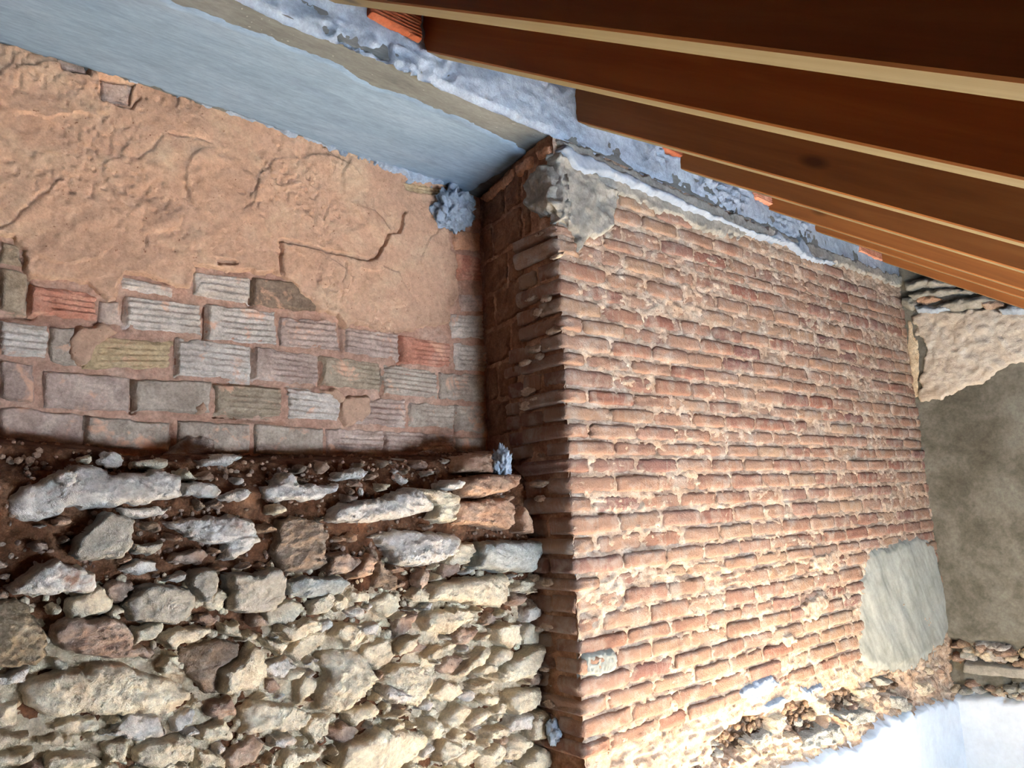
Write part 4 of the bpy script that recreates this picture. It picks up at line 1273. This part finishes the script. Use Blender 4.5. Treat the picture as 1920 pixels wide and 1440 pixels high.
def rafter_mesh():
    L = (Y1 - Y0) / math.cos(TH)
    prof = [(-RW, 0.004), (-RW + 0.004, 0), (-0.004, 0), (0, 0.004), (0, RH), (-RW, RH)]
    V, Q = [], []
    for y in (-L, 0):
        V += [(x, y, z) for x, z in prof]
    k = 6
    for i in range(k):
        j = (i + 1) % k
        Q.append((i, j, k + j, k + i))
    Q += [tuple(range(k))[::-1], tuple(range(k, 2 * k))]
    return V, Q


RV, RQ = rafter_mesh()
for i, x in enumerate(RX):
    root = put('roof_rafter', None, label='dark brown wooden ' + ordn[i], cat='rafter', group='roof rafters')
    root.location = (x, Y1, 1.515 + SLOPE * 0.06 + (0.024 if i == 0 else 0))
    root.rotation_euler = (TH, 0, 0)
    side = mesh('rafter_beam', RV, [q for n_, q in enumerate(RQ) if n_ != 1], False)
    put('rafter_beam', side, MT['wood_side'], root)
    under = mesh('underside', [RV[1], RV[2], RV[8], RV[7]], [(0, 1, 2, 3)], False)
    put('underside', under, MT['wood_under'], root, label='grey-tan underside of the rafter')

zr = lambda y: 1.515 + SLOPE * (y - YF) + RH / math.cos(TH) + 0.005
cl = mesh('ceiling', [(XLEFT, Y0 - 0.1, zr(Y0 - 0.1)), (XR + 0.3, Y0 - 0.1, zr(Y0 - 0.1)), (XR + 0.3, YB + 0.4, zr(YB + 0.4)), (XLEFT, YB + 0.4, zr(YB + 0.4)),
                      (XLEFT, Y0 - 0.1, zr(Y0 - 0.1) + 0.03), (XR + 0.3, Y0 - 0.1, zr(Y0 - 0.1) + 0.03), (XR + 0.3, YB + 0.4, zr(YB + 0.4) + 0.03), (XLEFT, YB + 0.4, zr(YB + 0.4) + 0.03)],
          [(0, 3, 2, 1), (4, 5, 6, 7), (0, 1, 5, 4), (1, 2, 6, 5), (2, 3, 7, 6), (3, 0, 4, 7)], False)
put('ceiling', cl, MT['deck'], kind='structure')

# orange hollow bricks closing the gaps between rafters
HBK = [([(686, 12), (782, 40), (779, 66), (690, 36)], 'orange hollow brick wedged under the nearest rafter'),
       ([(1236, 268), (1287, 288), (1284, 302), (1246, 286)], 'small orange hollow brick end beside the fourth rafter'),
       ([(1410, 360), (1440, 372), (1438, 384), (1412, 374)], 'dusty orange brick bit beside the fifth rafter'),
       ([(1606, 460), (1646, 474), (1642, 484), (1610, 474)], 'orange brick sliver near the farthest rafter')]
for i, (L, lab) in enumerate(HBK):
    q = pb([L[3], L[2], L[1], L[0]])
    x0, x1 = min(p[0] for p in q), max(p[0] for p in q)
    z0, z1 = min(p[1] for p in q), max(p[1] for p in q) + (0.09 if i == 0 else 0.03)

    def HH(U, V, Dd, z0=z0, i=i):
        return (0.034 if i == 0 else 0.026) - 0.004 * (np.cos((V - z0) / 0.012 * 2 * math.pi) > 0.3)
    put('hollow_brick', field_mesh('hollow_brick', P_BRICK, [(x0, z0), (x1, z0 - 0.01 * (i == 0)), (x1, z1), (x0, z1)], (0.006, 0.003), HH, 0.03, 0.004, 0.004, 40, 2300 + i), MT['hollow' if i < 2 else 'b_red'], label=lab, cat='brick', group='hollow bricks between the rafters')


# ------------------------------------------------------------------ mortar clumps and loose stones (things)
def lump(name, c, size, mat_, seed, label, cat, group=None, rug=0.45, sub=4):
    import bmesh
    bm = bmesh.new()
    bmesh.ops.create_icosphere(bm, subdivisions=sub, radius=1.0)
    V = np.array([v.co for v in bm.verts])
    Qs = np.array([[v.index for v in f.verts] for f in bm.faces])
    bm.free()
    n = 1 + rug * fbm(V[:, 0] * 1.7 + seed, V[:, 1] * 1.7, V[:, 2] * 1.7 + 3.3, 4, seed) + rug * 0.5 * fbm(V[:, 0] * 5 + seed, V[:, 1] * 5, V[:, 2] * 5 + 1.3, 3, seed + 5)
    V = V * n[:, None] * np.array(size) + np.array(c)
    return put(name, mesh(name, V, Qs), mat_, label=label, cat=cat, group=group)


c = on_y(850, 392, YB - 0.03)
lump('mortar_clump', c, (0.085, 0.05, 0.085), MT['cement'], 11, 'crumbly blue-grey mortar clump hanging below the beam in the block wall corner', 'mortar', None, 0.75, 5)
c = on_y(942, 872, 2.02)
lump('mortar_clump', c, (0.035, 0.035, 0.06), MT['cement'], 12, 'blue-grey mortar clump stuck beside the stones at the brick corner', 'mortar', None, 0.7, 5)
c = on_y(1038, 1372, 1.93)
lump('mortar_clump', c, (0.02, 0.025, 0.032), MT['cement'], 14, 'small blue-grey mortar clump low at the brick corner', 'mortar', None, 0.7, 4)
LS = [((210, 862), (0.028, 0.02, 0.022), 's_w', 'white loose stone chip lying highest on the ledge at left'), ((120, 898), (0.022, 0.018, 0.02), 's_w', 'small white chip lying on the pale slab at far left'),
      ((536, 902), (0.03, 0.022, 0.026), 's_w', 'white loose stone lump in the middle of the ledge'), ((682, 921), (0.009, 0.008, 0.013), 's_w', 'tiny upright white chip on the brown earth slope'),
      ((838, 845), (0.05, 0.03, 0.02), 's_o', 'flat brown loose stone on the ledge below the block corner'), ((808, 851), (0.04, 0.025, 0.014), 's_r', 'thin brown shard leaning on the ledge rubble')]
for i, (p, s, m, lab) in enumerate(LS):
    w = on_stone(*p)
    lump('loose_stone', (w[0], w[1] + 0.02, w[2]), s, MT[m], 60 + i, lab, 'stone', 'loose stones on the ledge', 0.5, 3)
# white dabs squeezed from the joints of the pier side
for i, (px, py) in enumerate([(1012, 440), (1018, 462), (996, 560), (1010, 585), (1003, 655), (1012, 668), (985, 680), (1002, 748), (985, 760), (1020, 905), (1010, 908), (1012, 935), (1000, 1085), (1027, 1092), (1024, 1175), (1010, 1180), (990, 735), (1025, 560), (1040, 620), (1045, 480), (1030, 1320), (1020, 1255)]):
    p = on_x(px, py, XC - 0.004)
    o = lump('mortar_dab', p, (0.009, random.uniform(0.02, 0.045), random.uniform(0.006, 0.016)), MT['mortar'], 90 + i, None, None, None, 0.5, 3)
    o.parent = wall_center

# ------------------------------------------------------------------ the unseen rest of the room: floor, eaves wall with its window, end wall
put('floor', box_mesh('floor', [((XLEFT, YREAR - 0.3, ZFLOOR - 0.1), (XR + 0.2, YB + 0.2, ZFLOOR))]), MT['floor'], kind='structure')
wx0, wx1, wz0, wz1 = 1.3, 3.1, -1.28, -0.82
put('wall_rear', box_mesh('wall_rear', [((XLEFT, YREAR - 0.25, ZFLOOR), (wx0, YREAR, -0.72)), ((wx1, YREAR - 0.25, ZFLOOR), (XR + 0.2, YREAR, -0.72)),
                                         ((wx0, YREAR - 0.25, ZFLOOR), (wx1, YREAR, wz0)), ((wx0, YREAR - 0.25, wz1), (wx1, YREAR, -0.72))]), MT['room'], kind='structure')
put('wall_far_left', box_mesh('wall_far_left', [((XLEFT - 0.2, YREAR - 0.2, ZFLOOR), (XLEFT, YB + 0.4, 2.4))]), MT['room'], kind='structure')
put('wall_lower_back', box_mesh('wall_lower_back', [((XLEFT, 2.10, ZFLOOR), (XC, 2.3, -1.35)), ((XC - 0.02, YF + 0.09, ZFLOOR), (XE, YF + 0.3, -1.7)), ((XLEFT, YB + 0.02, -1.36), (-1.15, YB + 0.2, 2.4)), ((-1.3, YB + 0.12, 1.3), (XE, YB + 0.3, 2.4))]), MT['room'], kind='structure')
# dark crumbled filling of the cavities in the chase
cp = []
for c in CAVES:
    a = np.array(c)
    n_ = 0
    while n_ < 70:
        x, z = random.uniform(a[:, 0].min(), a[:, 0].max()), random.uniform(a[:, 1].min(), a[:, 1].max())
        if val(c, x, z) > 0.008:
            cp.append((x, YF + random.uniform(0.035, 0.075), z))
            n_ += 1
pebbles('rubble_grit', cp, MT['s_d'], wall_center, 0.006, 0.018, 9)
